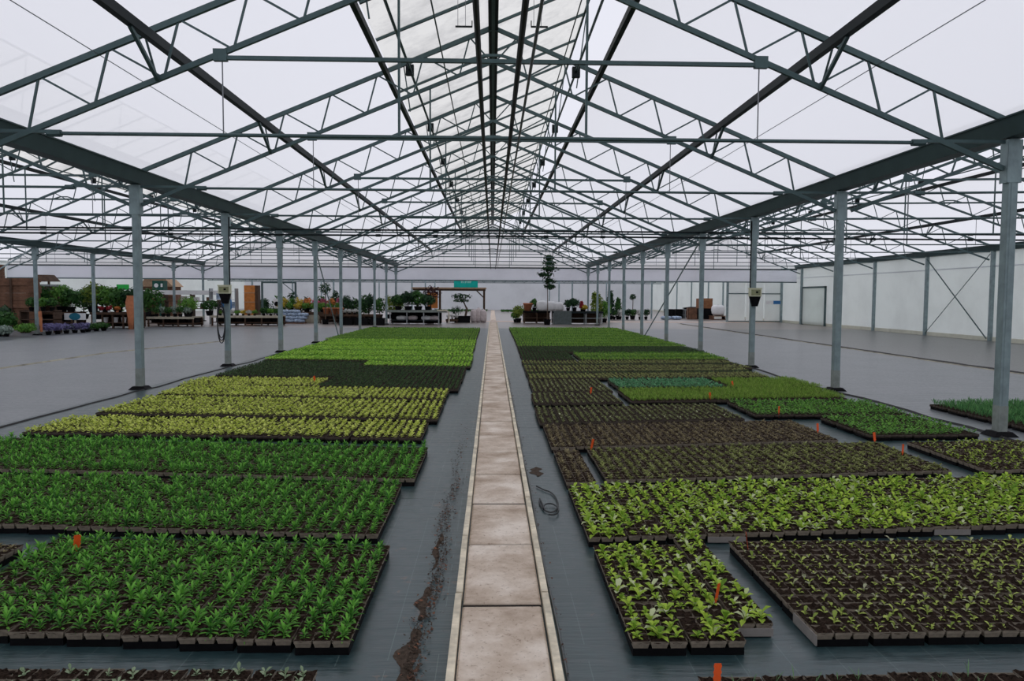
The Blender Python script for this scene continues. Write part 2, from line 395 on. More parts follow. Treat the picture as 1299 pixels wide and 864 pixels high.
for i, y in enumerate([t for t in WP if t > 24]):
    t = thing('wall_post', f'steel post of the right film wall, {ORD[i+1]} from the camera', 'post', (XW, y, 0), 0, 'posts of the right wall')
    ob('shaft', MB().box(-0.07, 0.05, -0.075, 0.075, 0, 3.86).mesh('shaft', M['steel']), t)
# X brace between two wall posts
for a, b, w in ((0.1, 3.55, 'rising towards'), (3.55, 0.1, 'falling towards')):
    t = tag(part('brace_rod', MB().bar((0, 0, a), (0, 4.4, b), 0.022 if a > 1 else 0.035), M['truss'], None, (XW - 0.1 + (0.03 if a > 1 else 0), 30.1, 0)), f'thin diagonal rod of the cross brace, {w} the far end of the right wall', 'brace')
# gutters
def gutter(x, label, y1=YEND + 0.1, mat='dark_steel', wall=False):
    mb = MB()
    pr = [(-0.17, 3.88), (-0.11, 3.66), (0.11, 3.66), (0.17, 3.88), (0.155, 3.88), (0.10, 3.675), (-0.10, 3.675), (-0.155, 3.88)]
    n = len(pr)
    vs = [(px, y, z) for y in (-10, y1) for px, z in pr]
    mb.add(vs, [(i, (i + 1) % n, n + (i + 1) % n, n + i) for i in range(n)] + [tuple(range(n)), tuple(range(2 * n - 1, n - 1, -1))])
    mb.box(-0.19, 0.19, -10, y1, 3.88, 3.90)
    return tag(part('gutter_beam', mb, M['gutter'], None, (x, 0, 0)), label, 'gutter')
gutter(XL, 'dark steel gutter beam on the post row left of the beds')
gutter(XR, 'dark steel gutter beam on the post row right of the beds')
gutter(XLL, 'dark steel gutter beam over the display bench posts on the far left')
gutter(XW, 'steel gutter beam on top of the right film wall')
# trusses: one prototype for the middle house, local x from -6.34 to 6.34
H = 6.34
def zt(x): return 6.47 - SL * abs(x)
def zb(x): return 5.88 - SL * abs(x)
T = {}
for s, n in ((-1, 'l'), (1, 'r')):
    T['top_' + n] = ('top_chord', MB().bar((s * 6.22, 0, zt(6.22)), (0, 0, zt(0)), 0.05, 0.07).mesh('top_chord', M['truss']))
    T['bot_' + n] = ('bottom_chord', MB().bar((s * 6.24, 0, zb(6.24)), (0, 0, zb(0)), 0.045, 0.062).mesh('bottom_chord', M['truss']))
struts = []
tops = [0.42 + 0.82 * i for i in range(8)]
for s in (-1, 1):
    for i, xt in enumerate(tops):
        if xt > 6.0: continue
        xa, xb = (xt - 0.62, xt + 0.18) if xt < 5.2 else (xt - 0.62, xt + 0.14)
        for xx in (xa, xb):
            if abs(xx) > 6.2: continue
            xx = max(xx, 0.03)
            struts.append(MB().bar((s * xt, 0, zt(xt)), (s * xx, 0, zb(xx)), 0.024).mesh('strut', M['truss']))
tie_lo = MB().bar((-5.2, 0, 3.6), (5.2, 0, 3.6), 0.045, 0.045, 0, 8).bar((-5.26, 0, 3.6), (-5.1, 0, 3.6), 0.085, 0.085, 0, 8).bar((5.1, 0, 3.6), (5.26, 0, 3.6), 0.085, 0.085, 0, 8).mesh('tie_rod', M['truss'])
tie_hi = MB().bar((-3.22, 0, 4.5), (3.22, 0, 4.5), 0.046).box(-3.3, -3.14, -0.03, 0.03, 4.46, 4.6).box(3.14, 3.3, -0.03, 0.03, 4.46, 4.6).mesh('collar_tie', M['truss'])
hang1 = MB().bar((0, 0, 3.6), (0, 0, 4.5), 0.012).mesh('hanger_wire', M['wire'])
hang2 = MB().bar((0, 0, 3.6), (0, 0, 5.42), 0.028).mesh('hanger_bar', M['truss'])
brace = MB().bar((0, -0.68, 4.62), (0, 0, 4.22), 0.04).bar((0, -0.3, 4.6), (0, -0.02, 4.22), 0.02).mesh('purlin_brace', M['truss'])
knee = MB().bar((0, 0, 3.62), (1.05, 0, 3.62), 0.04).mesh('eaves_rail', M['truss'])
plate = MB().bar((-0.3, 0, 4.51), (-0.1, 0, 4.57), 0.03).bar((-0.1, 0, 4.57), (0.1, 0, 4.57), 0.03).bar((0.1, 0, 4.57), (0.3, 0, 4.51), 0.03).mesh('collar_plate', M['truss'])
gear = MB().box(-0.07, 0.07, -0.05, 0.05, 5.62, 5.80).bar((0, -0.1, 5.72), (0, 0.1, 5.72), 0.06, 0.06, 0, 8).mesh('vent_gear', M['dark_steel'])
rack = MB().bar((0, 0.06, 5.45), (0.22, 0.06, 7.2), 0.02).mesh('push_rack', M['truss'])
rack2 = MB().bar((0.02, 0.06, 5.0), (-0.1, 0.06, 5.85), 0.02).mesh('push_rack', M['truss'])
def truss(xl, xr, y, label, group, dy=0.0):
    c, h = (xl + xr) / 2, (xr - xl) / 2
    t = thing('roof_truss', label, 'truss', (c, y, 0), 0, group)
    t.scale = (h / H, 1, 1)
    if dy: t.rotation_euler = (0, 0, math.atan2(dy, 2 * h)); t.location.y += dy / 2
    for n, me in T.values(): ob(n, me, t)
    for me in struts: ob('strut', me, t)
    ob('tie_rod', tie_lo, t); ob('collar_tie', tie_hi, t); ob('collar_plate', plate, t)
    for x in (-3.2, 3.2): ob('hanger_wire', hang1, t, (x, 0, 0))
    for x in (-1.12, 1.12): ob('hanger_bar', hang2, t, (x, 0, 0))
    for x in (-3.95, 3.95): ob('purlin_brace', brace, t, (x, 0, 0))
    ob('eaves_rail', knee, t, (-6.25, 0, 0)); ob('eaves_rail', knee, t, (5.2, 0, 0))
    for x in (-1.48, 1.48): ob('vent_gear', gear, t, (x, 0, 0))
    ob('push_rack', rack, t, (1.5, 0, 0)); ob('push_rack', rack2, t, (-1.5, 0, 0))
    return t
for i, (b, ks, nm) in enumerate((((XL, XR), range(2, 12), 'middle house'), ((XLL, XL), range(2, 12), 'left house'), ((XR, XW), range(2, 12), 'right house'), ((XLLL, XLL), range(5, 12), 'outermost left house'))):
    for j, k in enumerate(ks):
        truss(b[0], b[1], ky(k), f'galvanised lattice roof truss of the {nm}, {ORD[j+1]} from the camera', f'roof trusses of the {nm}', WP[k - 1] - ky(k) if b[1] == XW else 0.0)
# purlins, ridge, wires
def lng(name, x, z, w, h, mat, label, cat, y0=-9.5, y1=None, n=4):
    y1 = y1 or YEND
    return tag(part(name, MB().bar((x, y0, z), (x, y1, z), w, h, 0, n), M[mat], None), label, cat)
for nm, (xl, xr) in (('middle', (XL, XR)), ('left', (XLL, XL)), ('right', (XR, XW))):
    c, h = (xl + xr) / 2, (xr - xl) / 2; g = h / H
    for s, sd in ((-1, 'left'), (1, 'right')):
        lng('purlin', c + s * 3.95 * g, 4.68, 0.085, 0.11, 'dark_steel', f'dark steel purlin halfway up the {sd} slope of the {nm} roof', 'purlin')
        lng('purlin', c + s * 1.87 * g, 5.60, 0.075, 0.10, 'dark_steel', f'dark steel purlin below the {sd} side vent of the {nm} roof', 'purlin')
        lng('vent_shaft', c + s * 1.48 * g, 5.72, 0.04, 0.04, 'truss', f'slim steel vent shaft on the {sd} side under the {nm} ridge', 'shaft', n=6)
    r = thing('ridge_beam', f'dark steel ridge beam along the top of the {nm} roof', 'beam', (c, 0, 0))
    part('web', MB().box(-0.085, 0.085, -9.5, YEND, 6.42, 6.52), M['dark_steel'], r)
    part('lip', MB().box(-0.03, 0.03, -9.5, YEND, 6.37, 6.42), M['truss'], r)
for x, sd in ((-4.64, 'left'), (4.64, 'right')):
    lng('film_wire', x, 4.52, 0.008, 0.008, 'wire', f'thin wire stretched under the {sd} slope of the middle roof film', 'wire')
lng('boom_rail', -0.11, 3.53, 0.044, 0.044, 'pipe', 'dark boom rail pipe hanging over the path, left one of the pair', 'pipe', n=8)
lng('boom_rail', 0.2, 3.53, 0.046, 0.046, 'pipe', 'dark boom rail pipe hanging over the path, right one of the pair', 'pipe', n=8)
lng('water_pipe', 0.305, 3.55, 0.026, 0.026, 'pipe2', 'slimmer grey water pipe beside the right boom rail', 'pipe', n=8)
lng('cable', -0.6, 4.54, 0.014, 0.014, 'truss', 'thin dark cable left of the ridge lying on the collar ties', 'cable')
lng('cable', 0.95, 4.9, 0.012, 0.012, 'truss', 'thin dark cable right of the ridge below the open vents', 'cable')
lng('cable', -1.2, 5.0, 0.012, 0.012, 'truss', 'thin dark cable below the closed vents left of the ridge', 'cable')
for x, z, d in ((-0.355, 4.93, 'left'), (0.555, 4.94, 'right')):      # hook bars on wires near the ridge
    t = thing('hanging_hook', f'small bent steel hook bar hanging on wires {d} of the ridge beam', 'hook', (x, 9.2, z))
    s = 1 if d == 'left' else -1
    part('hook_bar', MB().bar((-0.1, 0, 0), (0.1, 0, 0), 0.018).bar((s * 0.1, 0, -0.005), (s * 0.1, 0, 0.07), 0.012), M['dark_steel'], t)
    for q in (-0.07, 0.02): part('wire', MB().bar((q, 0, 0), (q, 0, 6.3 - z), 0.006), M['wire'], t)
# cross pipes with couplings at the fifth frame
for z, q in ((3.66, 'upper'), (3.50, 'lower')):
    t = thing('cross_pipe', f'{q} steel cross pipe spanning all houses at the fourth frame', 'pipe', (0, ky(5) - 0.1, z))
    part('pipe', MB().bar((XLL, 0, 0), (XW - 0.2, 0, 0), 0.055, 0.055, 0, 8), M['dark_steel'], t)
    for x in (-17, -13.2, -9.5, -3.4, -1.7, 1.6, 3.3, 9.2, 11.5, 14.5): part('coupling', MB().bar((x - 0.07, 0, 0), (x + 0.07, 0, 0), 0.085, 0.085, 0, 8), M['dark_steel'], t)
# vents: closed sashes left of the ridge, open ones right of it
pane_l = MB().add([(-1.85, 0.03, 5.74), (0, 0.03, 6.52), (0, 1.47, 6.52), (-1.85, 1.47, 5.74)], [(0, 1, 2, 3)]).mesh('pane', M['cream'])
bar_l = MB().bar((-1.85, 0, 5.73), (0, 0, 6.50), 0.045).mesh('sash_bar', M['truss'])
pane_r = MB().add([(0, 0.03, 6.55), (1.8, 0.03, 7.31), (1.8, 1.47, 7.31), (0, 1.47, 6.55)], [(0, 1, 2, 3)]).mesh('pane', M['cream'])
bar_r = MB().bar((0, 0, 6.53), (1.8, 0, 7.29), 0.045).mesh('sash_bar', M['truss'])
for nm, (xl, xr) in (('middle', (XL, XR)), ('left', (XLL, XL)), ('right', (XR, XW))):
    c = (xl + xr) / 2; g = (xr - xl) / 2 / H
    for pane, br, sd, st in ((pane_l, bar_l, 'left', 'closed'), (pane_r, bar_r, 'right', 'open raised')):
        t = thing('roof_vent', f'{st} vent of cream translucent panes on the {sd} side of the {nm} ridge', 'vent', (c, 0, 0)); t.scale = (g, 1, 1)
        for i in range(-4, 33):
            y = Y0 + 1.5 * i
            ob('pane', pane, t, (0, y, 0)); ob('sash_bar', br, t, (0, y, 0))
        if sd == 'right': part('edge_rail', MB().bar((1.8, Y0 - 6, 7.3), (1.8, Y0 + 49.5, 7.3), 0.04), M['truss'], t)
# end beam over the gable, and the far house frame
tag(part('end_beam', MB().box(XLLL, XW, YEND - 0.02, YEND + 0.02, 3.56, 3.64), M['dark_steel'], None), 'dark horizontal end beam carrying the far gable film', 'beam')
tag(part('end_beam', MB().box(XLLL, XW, YEND + 0.0, YEND + 0.06, 2.72, 2.79), M['truss'], None), 'thin dark rail along the bottom of the end film band', 'beam')
for i, y in enumerate((54, 60, 66, 72, 78, 84, 90)):
    t = thing('far_girder', f'shallow lattice girder of the low house beyond, {ORD[i+1]} one back', 'girder', (0, y, 0), 0, 'girders of the far house')
    part('top_chord', MB().bar((XLLL, 0, 3.85), (20.8, 0, 3.85), 0.08), M['truss'], t)
    part('bottom_chord', MB().bar((XLLL, 0, 3.35), (20.8, 0, 3.35), 0.07), M['truss'], t)
    mb = MB(); x = XLLL + 0.5
    while x < 20: mb.bar((x, 0, 3.35), (x + 0.6, 0, 3.85), 0.03); mb.bar((x + 0.6, 0, 3.85), (x + 1.2, 0, 3.35), 0.03); x += 1.2
    stuff(part('lattice', mb, M['truss'], t))
far_post = MB().box(-0.06, 0.06, -0.06, 0.06, 0, 3.35).mesh('far_post', M['steel'])
n = 0
for y in (60, 72, 84):
    for x in (-19, -12.6, -6.4, 6.4, 12.8):
        n += 1; tag(ob('far_post', far_post, None, (x, y, 0)), f'thin post of the far house, {ORD[n] } in the field beyond the cross path', 'post', 'posts of the far house')
wallpost = MB().box(-0.08, 0.02, -0.07, 0.07, 0, 3.9).mesh('far_wall_post', M['steel'])
for i, y in enumerate((56.5, 61, 65.5, 70, 76, 82, 88)):
    tag(ob('far_wall_post', wallpost, None, (20.3, y, 0)), f'post of the white side wall beyond the cross path, {ORD[i+1]} back', 'post', 'posts of the far side wall')
# partition with door panels at the right end of the cross path
t = ob('wall_partition', None); t['kind'] = 'structure'
for x in (16.4, 17.7, 19.0): ob('film_panel', MB().box(x + 0.05, x + 1.25, 52.0, 52.03, 0.12, 3.9).mesh('film_panel', M['wallfilm']), t)
for x in (16.4, 20.2): ob('partition_post', MB().box(x - 0.07, x + 0.07, 51.9, 52.04, 0, 3.9).mesh('post', M['steel']), t)
for z in (3.1, 2.0, 0.06): ob('partition_rail', MB().box(16.4, 20.2, 51.93, 52.0, z - 0.035, z + 0.035).mesh('rail', M['truss']), t)
t = ob('door_1', None); t['kind'] = 'structure'
ob('door_leaf', MB().box(20.22, 20.28, 45.2, 48.4, 0.05, 2.35).mesh('leaf', M['wallfilm']), t)
ob('door_frame', MB().box(20.2, 20.3, 45.1, 45.2, 0, 2.45).box(20.2, 20.3, 48.4, 48.5, 0, 2.45).box(20.2, 20.3, 45.1, 48.5, 2.35, 2.45).mesh('frame', M['truss']), t)
tag(part('notice', MB().box(0, 0.5, 0, 0.02, 0, 0.24).box(0.5, 1.0, 0, 0.02, 0, 0.24, 1), [M['white'], M['blue']], None, (19.1, 51.85, 1.28)), 'small white and blue notice on the partition by the door', 'sign')
# leaning braces in the post rows
for x, a, b, l in ((XR + 0.05, (ky(7) - 0.2, 0.02), (ky(5) + 0.3, 3.5), 'right'), (XL - 0.05, (ky(6) + 0.1, 3.5), (ky(7) - 0.3, 0.02), 'left')):
    tag(part('diagonal_brace', MB().bar((x, *a), (x, *b), 0.045, None, 0, 8), M['steel'], None), f'slim diagonal brace tube leaning in the {l} post row', 'brace')
tag(part('diagonal_brace', MB().bar((XLL, ky(6) - 1.5, 1.0), (XLL, ky(7) - 0.1, 3.6), 0.06, None, 0, 8), M['steel'], None), 'diagonal brace tube leaning against the nearest display bench post', 'brace')
# control boxes strapped to the posts
for x, l in ((XL, 'left'), (XR, 'right')):
    t = thing('control_box', f'cream electrical control box with black socket housing strapped to the {l} post row', 'box', (x, ky(4) - 0.09, 0))
    part('cover', MB().box(-0.14, 0.14, -0.12, 0, 1.74, 1.93).box(-0.15, 0.15, -0.13, 0, 1.92, 1.945), M['cream_box'], t)
    part('front_panel', MB().box(-0.11, 0.11, -0.126, -0.12, 1.765, 1.9), flat('olive_panel', (0.28, 0.29, 0.16), 0.5), t)
    part('socket', MB().box(0.0, 0.05, -0.14, -0.126, 1.82, 1.86), M['black'], t)
    part('socket_housing', MB().add([(-.13, -.1, 1.74), (.13, -.1, 1.74), (.13, 0, 1.74), (-.13, 0, 1.74), (-.06, -.07, 1.5), (.07, -.07, 1.5), (.07, 0, 1.5), (-.06, 0, 1.5)],
         [(0, 1, 5, 4), (1, 2, 6, 5), (2, 3, 7, 6), (3, 0, 4, 7), (4, 5, 6, 7), (0, 3, 2, 1)]), M['black'], t)
    if l == 'left':
        pts = [(-0.1 + 0.09 * math.sin(a), -0.05, 0.95 + 0.42 * math.cos(a) + 0.01 * a) for a in np.linspace(0, 6 * PI, 70)]
        part('coiled_cable', MB().tube(pts, 0.012, 5), M['hose'], t)
    part('conduit', MB().tube([(-0.105 if l == 'right' else 0.105, -0.01, 1.7), (-0.105 if l == 'right' else 0.105, -0.01, 3.55)], 0.016, 6), M['black'], t)

# ------------------------------------------------------------------ plants in trays
def leafv(L, W, az, el, curl, base, lo=False):
    """One leaf as a little bent blade: points and faces."""
    d = np.array([math.cos(az), math.sin(az)]); s = np.array([-d[1], d[0]])
    p = np.array(base, float); pts = [p.copy()]; e = el
    for i in range(3):
        p = p + np.array([d[0] * math.cos(e), d[1] * math.cos(e), math.sin(e)]) * L / 3; pts.append(p.copy()); e -= curl / 3
    S = np.array([s[0], s[1], 0]) * W / 2; U = np.array([0, 0, W * 0.18])
    if lo:
        return [pts[0], pts[2] - S, pts[3], pts[2] + S], [(0, 1, 2), (0, 2, 3)]
    return [pts[0], pts[1] - S * 0.75 + U, pts[1] + S * 0.75 + U, pts[2] - S + U, pts[2] + S + U, pts[3], pts[1], pts[2]], \
           [(0, 1, 6), (0, 6, 2), (6, 1, 3, 7), (2, 6, 7, 4), (3, 5, 7), (7, 5, 4)]
# species: n leaves, length, width, elevation range, curl, base height spread, fill probability
SP = {
 'bushy':   dict(n=(20, 27), L=(.036, .06), W=.0125, el=(-.05, 1.25), curl=.6, h=.04, p=.96),
 'sage':    dict(n=(6, 9), L=(.02, .032), W=.014, el=(.1, 1.0), curl=.5, h=.02, p=.75),
 'lime':    dict(n=(7, 11), L=(.036, .062), W=.026, el=(.35, 1.25), curl=1.3, h=.02, p=.9),
 'sprout':  dict(n=(3, 7), L=(.022, .042), W=.018, el=(.2, 1.1), curl=1.0, h=.02, p=.93),
 'olive':   dict(n=(12, 17), L=(.026, .045), W=.014, el=(.05, .9), curl=.5, h=.012, p=.95),
 'russet':  dict(n=(12, 17), L=(.026, .044), W=.012, el=(.05, .8), curl=.5, h=.01, p=.95),
 'dotted':  dict(n=(8, 11), L=(.022, .036), W=.014, el=(.05, .9), curl=.5, h=.012, p=.95),
 'blade':   dict(n=(2, 4), L=(.04, .08), W=.004, el=(1.0, 1.5), curl=.5, h=.0, p=.5),
 'viola':   dict(n=(8, 11), L=(.028, .042), W=.024, el=(.15, 1.2), curl=.8, h=.025, p=.97),
 'darklow': dict(n=(8, 10), L=(.028, .044), W=.02, el=(.2, 1.2), curl=.6, h=.02, p=.98),
 'bright':  dict(n=(8, 10), L=(.04, .055), W=.034, el=(.15, 1.0), curl=.8, h=.03, p=.99),
 'fresh':   dict(n=(8, 10), L=(.04, .05), W=.028, el=(.2, 1.2), curl=.6, h=.03, p=.99),
 'feather': dict(n=(12, 16), L=(.05, .075), W=.007, el=(.7, 1.45), curl=.5, h=.01, p=.98),
 'bluish':  dict(n=(8, 10), L=(.035, .05), W=.026, el=(.1, 1.1), curl=.6, h=.03, p=.97),
 'mid':     dict(n=(7, 10), L=(.035, .05), W=.022, el=(.2, 1.1), curl=.7, h=.025, p=.95),
 'chard':   dict(n=(4, 7), L=(.03, .05), W=.02, el=(.3, 1.2), curl=1.2, h=.02, p=.75),
 'onion':   dict(n=(7, 10), L=(.07, .12), W=.008, el=(.9, 1.5), curl=.4, h=.0, p=.95),
}
LM = {
 'bushy': leafmat('bushy_green', (.05, .20, .03), (.21, .52, .08), dark=(.02, .09, .02)),
 'sage': leafmat('sage_green', (.18, .26, .14), (.40, .50, .32)),
 'lime': leafmat('lime_green', (.20, .36, .035), (.50, .68, .09), pale=(.68, .74, .45), dark=(.08, .18, .02)),
 'sprout': leafmat('sprout_green', (.24, .34, .06), (.54, .64, .16), pale=(.5, .52, .33)),
 'olive': leafmat('olive_green', (.18, .20, .065), (.42, .47, .16), dark=(.07, .06, .03)),
 'russet': leafmat('russet_green', (.18, .14, .075), (.40, .35, .19), dark=(.06, .04, .03)),
 'dotted': leafmat('dotted_green', (.12, .14, .055), (.28, .32, .12), pale=(.75, .75, .55), dark=(.06, .045, .03)),
 'blade': leafmat('blade_green', (.10, .22, .10), (.2, .36, .16)),
 'viola': leafmat('viola_yellow_green', (.46, .56, .07), (.84, .90, .26), dark=(.08, .12, .02)),
 'darklow': leafmat('dark_low_green', (.035, .07, .03), (.09, .15, .055), dark=(.03, .035, .02)),
 'bright': leafmat('bright_green', (.26, .52, .05), (.52, .80, .13), dark=(.06, .22, .015)),
 'bright2': leafmat('bright_green_darker', (.14, .33, .04), (.30, .52, .07), dark=(.04, .14, .015)),  # darker green for every third row of the bright trays
 'fresh2': leafmat('deeper_green', (.06, .15, .03), (.13, .28, .05), dark=(.03, .08, .015)),
 'fresh': leafmat('fresh_green', (.11, .25, .035), (.26, .44, .075), dark=(.035, .12, .015)),
 'feather': leafmat('feathery_green', (.18, .34, .05), (.40, .56, .12)),
 'bluish': leafmat('bluish_green', (.06, .22, .10), (.18, .42, .21)),
 'mid': leafmat('mid_green', (.06, .19, .035), (.18, .40, .07)),
 'chard': leafmat('chard_green', (.17, .28, .04), (.42, .54, .09), pale=(.45, .48, .25), dark=(.06, .1, .02)),
 'onion': leafmat('onion_green', (.06, .20, .07), (.16, .38, .13)),
}
def plant_arrays(sp, r, lo=False, nmax=None):
    q = SP[sp]; n = int(r.integers(*q['n'])) if q['n'][1] > q['n'][0] else q['n'][0]
    if nmax: n = min(n, nmax)
    V, F = [], []
    a0 = r.uniform(0, 6.28)
    for i in range(n):
        t = i / max(1, n - 1)
        el = q['el'][0] + (q['el'][1] - q['el'][0]) * t + r.uniform(-.12, .12)
        L = r.uniform(*q['L']) * (1.0 if not nmax else 1.15); W = q['W'] * r.uniform(.85, 1.2) * (1 if not nmax else 1.3)
        zb_ = q['h'] * t
        v, f = leafv(L, W, a0 + i * 2.4 + r.uniform(-.3, .3), el, q['curl'] * r.uniform(.7, 1.3), (0, 0, zb_), lo)
        o = len(V); V += v; F += [tuple(k + o for k in g) for g in f]
    return np.array(V), F
def stem(V, F, h, lean=0.0):
    w = .0022; o = len(V)
    V2 = [(-w, -w, -.002), (w, -w, -.002), (w, w, -.002), (-w, w, -.002), (-w, -w, h), (w, -w, h), (w, w, h), (-w, w, h)]
    return np.vstack([V, np.array(V2)]), F + [(o, o + 1, o + 5, o + 4), (o + 1, o + 2, o + 6, o + 5), (o + 2, o + 3, o + 7, o + 6), (o + 3, o, o + 4, o + 7)]
SEED = {}
for sp in ('bushy', 'sage', 'lime', 'sprout', 'olive', 'russet', 'blade', 'chard'):
    SEED[sp] = []
    for i in range(8):
        V, F = plant_arrays(sp, rng)
        V, F = stem(V, F, SP[sp]['h'])
        me = bpy.data.meshes.new('seedling_' + sp); me.from_pydata(V.tolist(), [], F); me.materials.append(LM[sp]); SEED[sp].append(me)

PP = 0.09
def pot_verts():
    a, b, c = .0432, .034, .0420
    return MB().add([(-b, -b, .033), (b, -b, .033), (b, b, .033), (-b, b, .033), (-a, -a, .072), (a, -a, .072), (a, a, .072), (-a, a, .072),
                     (-c, -c, .072), (c, -c, .072), (c, c, .072), (-c, c, .072), (-c, -c, .058), (c, -c, .058), (c, c, .058), (-c, c, .058)],
                    [(0, 1, 5, 4), (1, 2, 6, 5), (2, 3, 7, 6), (3, 0, 4, 7), (4, 5, 9, 8), (5, 6, 10, 9), (6, 7, 11, 10), (7, 4, 8, 11), (8, 9, 13, 12), (9, 10, 14, 13), (10, 11, 15, 14), (11, 8, 12, 15)])
POT = pot_verts().mesh('pot', M['pot'])
def carrier(nx, ny):
    return MB().box(-nx * PP / 2 + .008, nx * PP / 2 - .008, .008, ny * PP - .008, 0, .036).mesh('carrier', M['black'])
def soil(nx, ny, r):
    mb = MB(); c = .0438
    for i in range(nx):
        for j in range(ny):
            x, y = (i - (nx - 1) / 2) * PP, (j + .5) * PP
            g = [-c, -.6 * c, -.2 * c, .2 * c, .6 * c, c]
            vs = [(x + u + r.uniform(-.003, .003), y + v + r.uniform(-.003, .003), .0685 + r.uniform(-.008, .010)) for v in g for u in g]
            mb.add(vs, [(a + 6 * b, a + 1 + 6 * b, a + 7 + 6 * b, a + 6 + 6 * b) for b in range(5) for a in range(5)])
    return mb.mesh('soil', M['soil'])
def pots_joined(nx, ny):
    p = pot_verts(); mb = MB()
    for i in range(nx):
        for j in range(ny):
            x, y = (i - (nx - 1) / 2) * PP, (j + .5) * PP
            mb.add([(a + x, b + y, z) for a, b, z in p.v], p.f)
    return mb.mesh('pots', M['pot'])
CACHE = {}
def tray_parts(nx, ny):
    if (nx, ny) not in CACHE:
        CACHE[nx, ny] = (carrier(nx, ny), [soil(nx, ny, rng) for _ in range(3)], pots_joined(nx, ny))
    return CACHE[nx, ny]
def tray(x, y, sp, label, group, nx=3, ny=5, single=True, skirt=None, rot=0.0):
    ca, so, pj = tray_parts(nx, ny)
    t = thing('seedling_tray', label, 'tray', (x, y, 0), rot, group)
    ob('carrier', ca, t); stuff(ob('soil', so[random.randrange(3)], t))
    if not single: stuff(ob('pots', pj, t))
    q = SP[sp]
    for i in range(nx):
        for j in range(ny):
            px, py = (i - (nx - 1) / 2) * PP, (j + .5) * PP
            par = ob('pot', POT, t, (px, py, 0)) if single else t
            if random.random() < q['p']:
                jx, jy = random.uniform(-.012, .012), random.uniform(-.012, .012)
                lc = (jx, jy, .062) if single else (px + jx, py + jy, .062)
                ob('seedling', random.choice(SEED[sp]), par, lc, random.uniform(0, 6.28), random.uniform(.62, 1.3))
    w = nx * PP / 2
    if skirt == 'front': part('skirt', MB().box(-w + .002, w - .002, -.004, .004, .008, .048), M['skirt'], t)
    if skirt == 'side': part('skirt', MB().box(-w - .004, -w + .004, .002, ny * PP * .6, .008, .06), M['skirt'], t)
    return t
def bed(nm, sp, desc, x0, sgn, cols, y0, rows, pitch, skew, single=True, nx=3, ny=5, skirts={}, px=.28):
    for c in range(cols):
        for r in range(rows):
            x = x0 + sgn * (px * (c + .5)); y = y0 + r * pitch + skew * (px * (c + .5)) + random.uniform(-.006, .006)
            rw = 'only' if rows == 1 else ('front', 'middle', 'back')[r] if rows == 3 else ORD[r + 1]
            tray(x, y, sp, f'{desc}, {ORD[c+1]} from path, {rw} row of {nm}', f'trays of {nm}', nx, ny, single, skirts.get((c, r)), random.uniform(-.012, .012))
# left of the path
bed('cropped front strip, left', 'sage', 'pale sprout tray', -.75, -1, 6, 2.74, 1, .46, .03)
bed('nearest left bed', 'bushy', 'dark green seedling tray', -.66, -1, 8, 3.46, 3, .463, .085)
bed('small left patch', 'russet', 'bare soil tray', -3.04, -1, 2, 4.42, 1, .46, .05)
bed('second left bed', 'bushy', 'dense dark green tray', -.77, -1, 13, 5.06, 3, .465, .10)
bed('third left bed', 'bushy', 'low dark green tray', -.68, -1, 17, 6.62, 3, .48, .11, single=False)
# right of the path
bed('cropped front strip, right', 'blade', 'brown soil tray with blades', .88, 1, 6, 2.66, 1, .46, .02)
bed('nearest lime block', 'lime', 'lime seedling tray', .66, 1, 2, 3.44, 3, .463, .02)
for r in range(3):
    tray(1.235 + .09, 3.63 + r * .463, 'lime', f'narrow lime seedling tray, {("front","middle","back")[r]} of outer column, nearest lime block', 'trays of nearest lime block', 2, 5, True, 'front' if r == 0 else None)
bed('sparse sprout bed', 'sprout', 'sparse soil tray', 1.58, 1, 8, 3.52, 3, .463, .01, skirts={(0, 0): 'side'})
bed('long lime bed', 'lime', 'lime leafy tray', .65, 1, 15, 4.98, 3, .466, .085, skirts={(3, 0): 'front', (9, 0): 'front'})
bed('narrow brown block', 'russet', 'brown seedling tray', .65, 1, 1, 6.5, 3, .463, .05, single=False)
bed('olive bed', 'olive', 'tiny olive seedling tray', 1.02, 1, 12, 6.58, 3, .463, .11, single=False)
bed('brown bed', 'russet', 'brown soil seedling tray', .64, 1, 12, 8.03, 3, .463, .13, single=False)
bed('lime bed by right posts', 'chard', 'yellow green seedling tray', 4.72, 1, 5, 6.95, 3, .463, .1, single=False)

# beds past the nearest three hundred trays: one stuff object per kind of plant
class Big:
    def __init__(s): s.V = []; s.F3 = []; s.F4 = []; s.n = 0; s.m3 = []; s.m4 = []
    def add(s, V, F3, F4, mi):
        s.V.append(V)
        if len(F3): s.F3.append(F3 + s.n); s.m3.append(np.full(len(F3), mi))
        if len(F4): s.F4.append(F4 + s.n); s.m4.append(np.full(len(F4), mi))
        s.n += len(V)
    def mesh(s, name, mats):
        V = np.concatenate(s.V); F3 = np.concatenate(s.F3) if s.F3 else np.zeros((0, 3), int); F4 = np.concatenate(s.F4) if s.F4 else np.zeros((0, 4), int)
        me = bpy.data.meshes.new(name)
        me.vertices.add(len(V)); me.vertices.foreach_set('co', V.astype(np.float32).ravel())
        me.loops.add(F3.size + F4.size); me.loops.foreach_set('vertex_index', np.concatenate([F3.ravel(), F4.ravel()]).astype(np.int32))
        me.polygons.add(len(F3) + len(F4))
        st = np.concatenate([np.arange(len(F3)) * 3, F3.size + np.arange(len(F4)) * 4]).astype(np.int32)
        me.polygons.foreach_set('loop_start', st)
        for m in mats: me.materials.append(m)
        me.polygons.foreach_set('material_index', np.concatenate(s.m3 + s.m4).astype(np.int32))
        me.update(calc_edges=True); me.validate(); return me
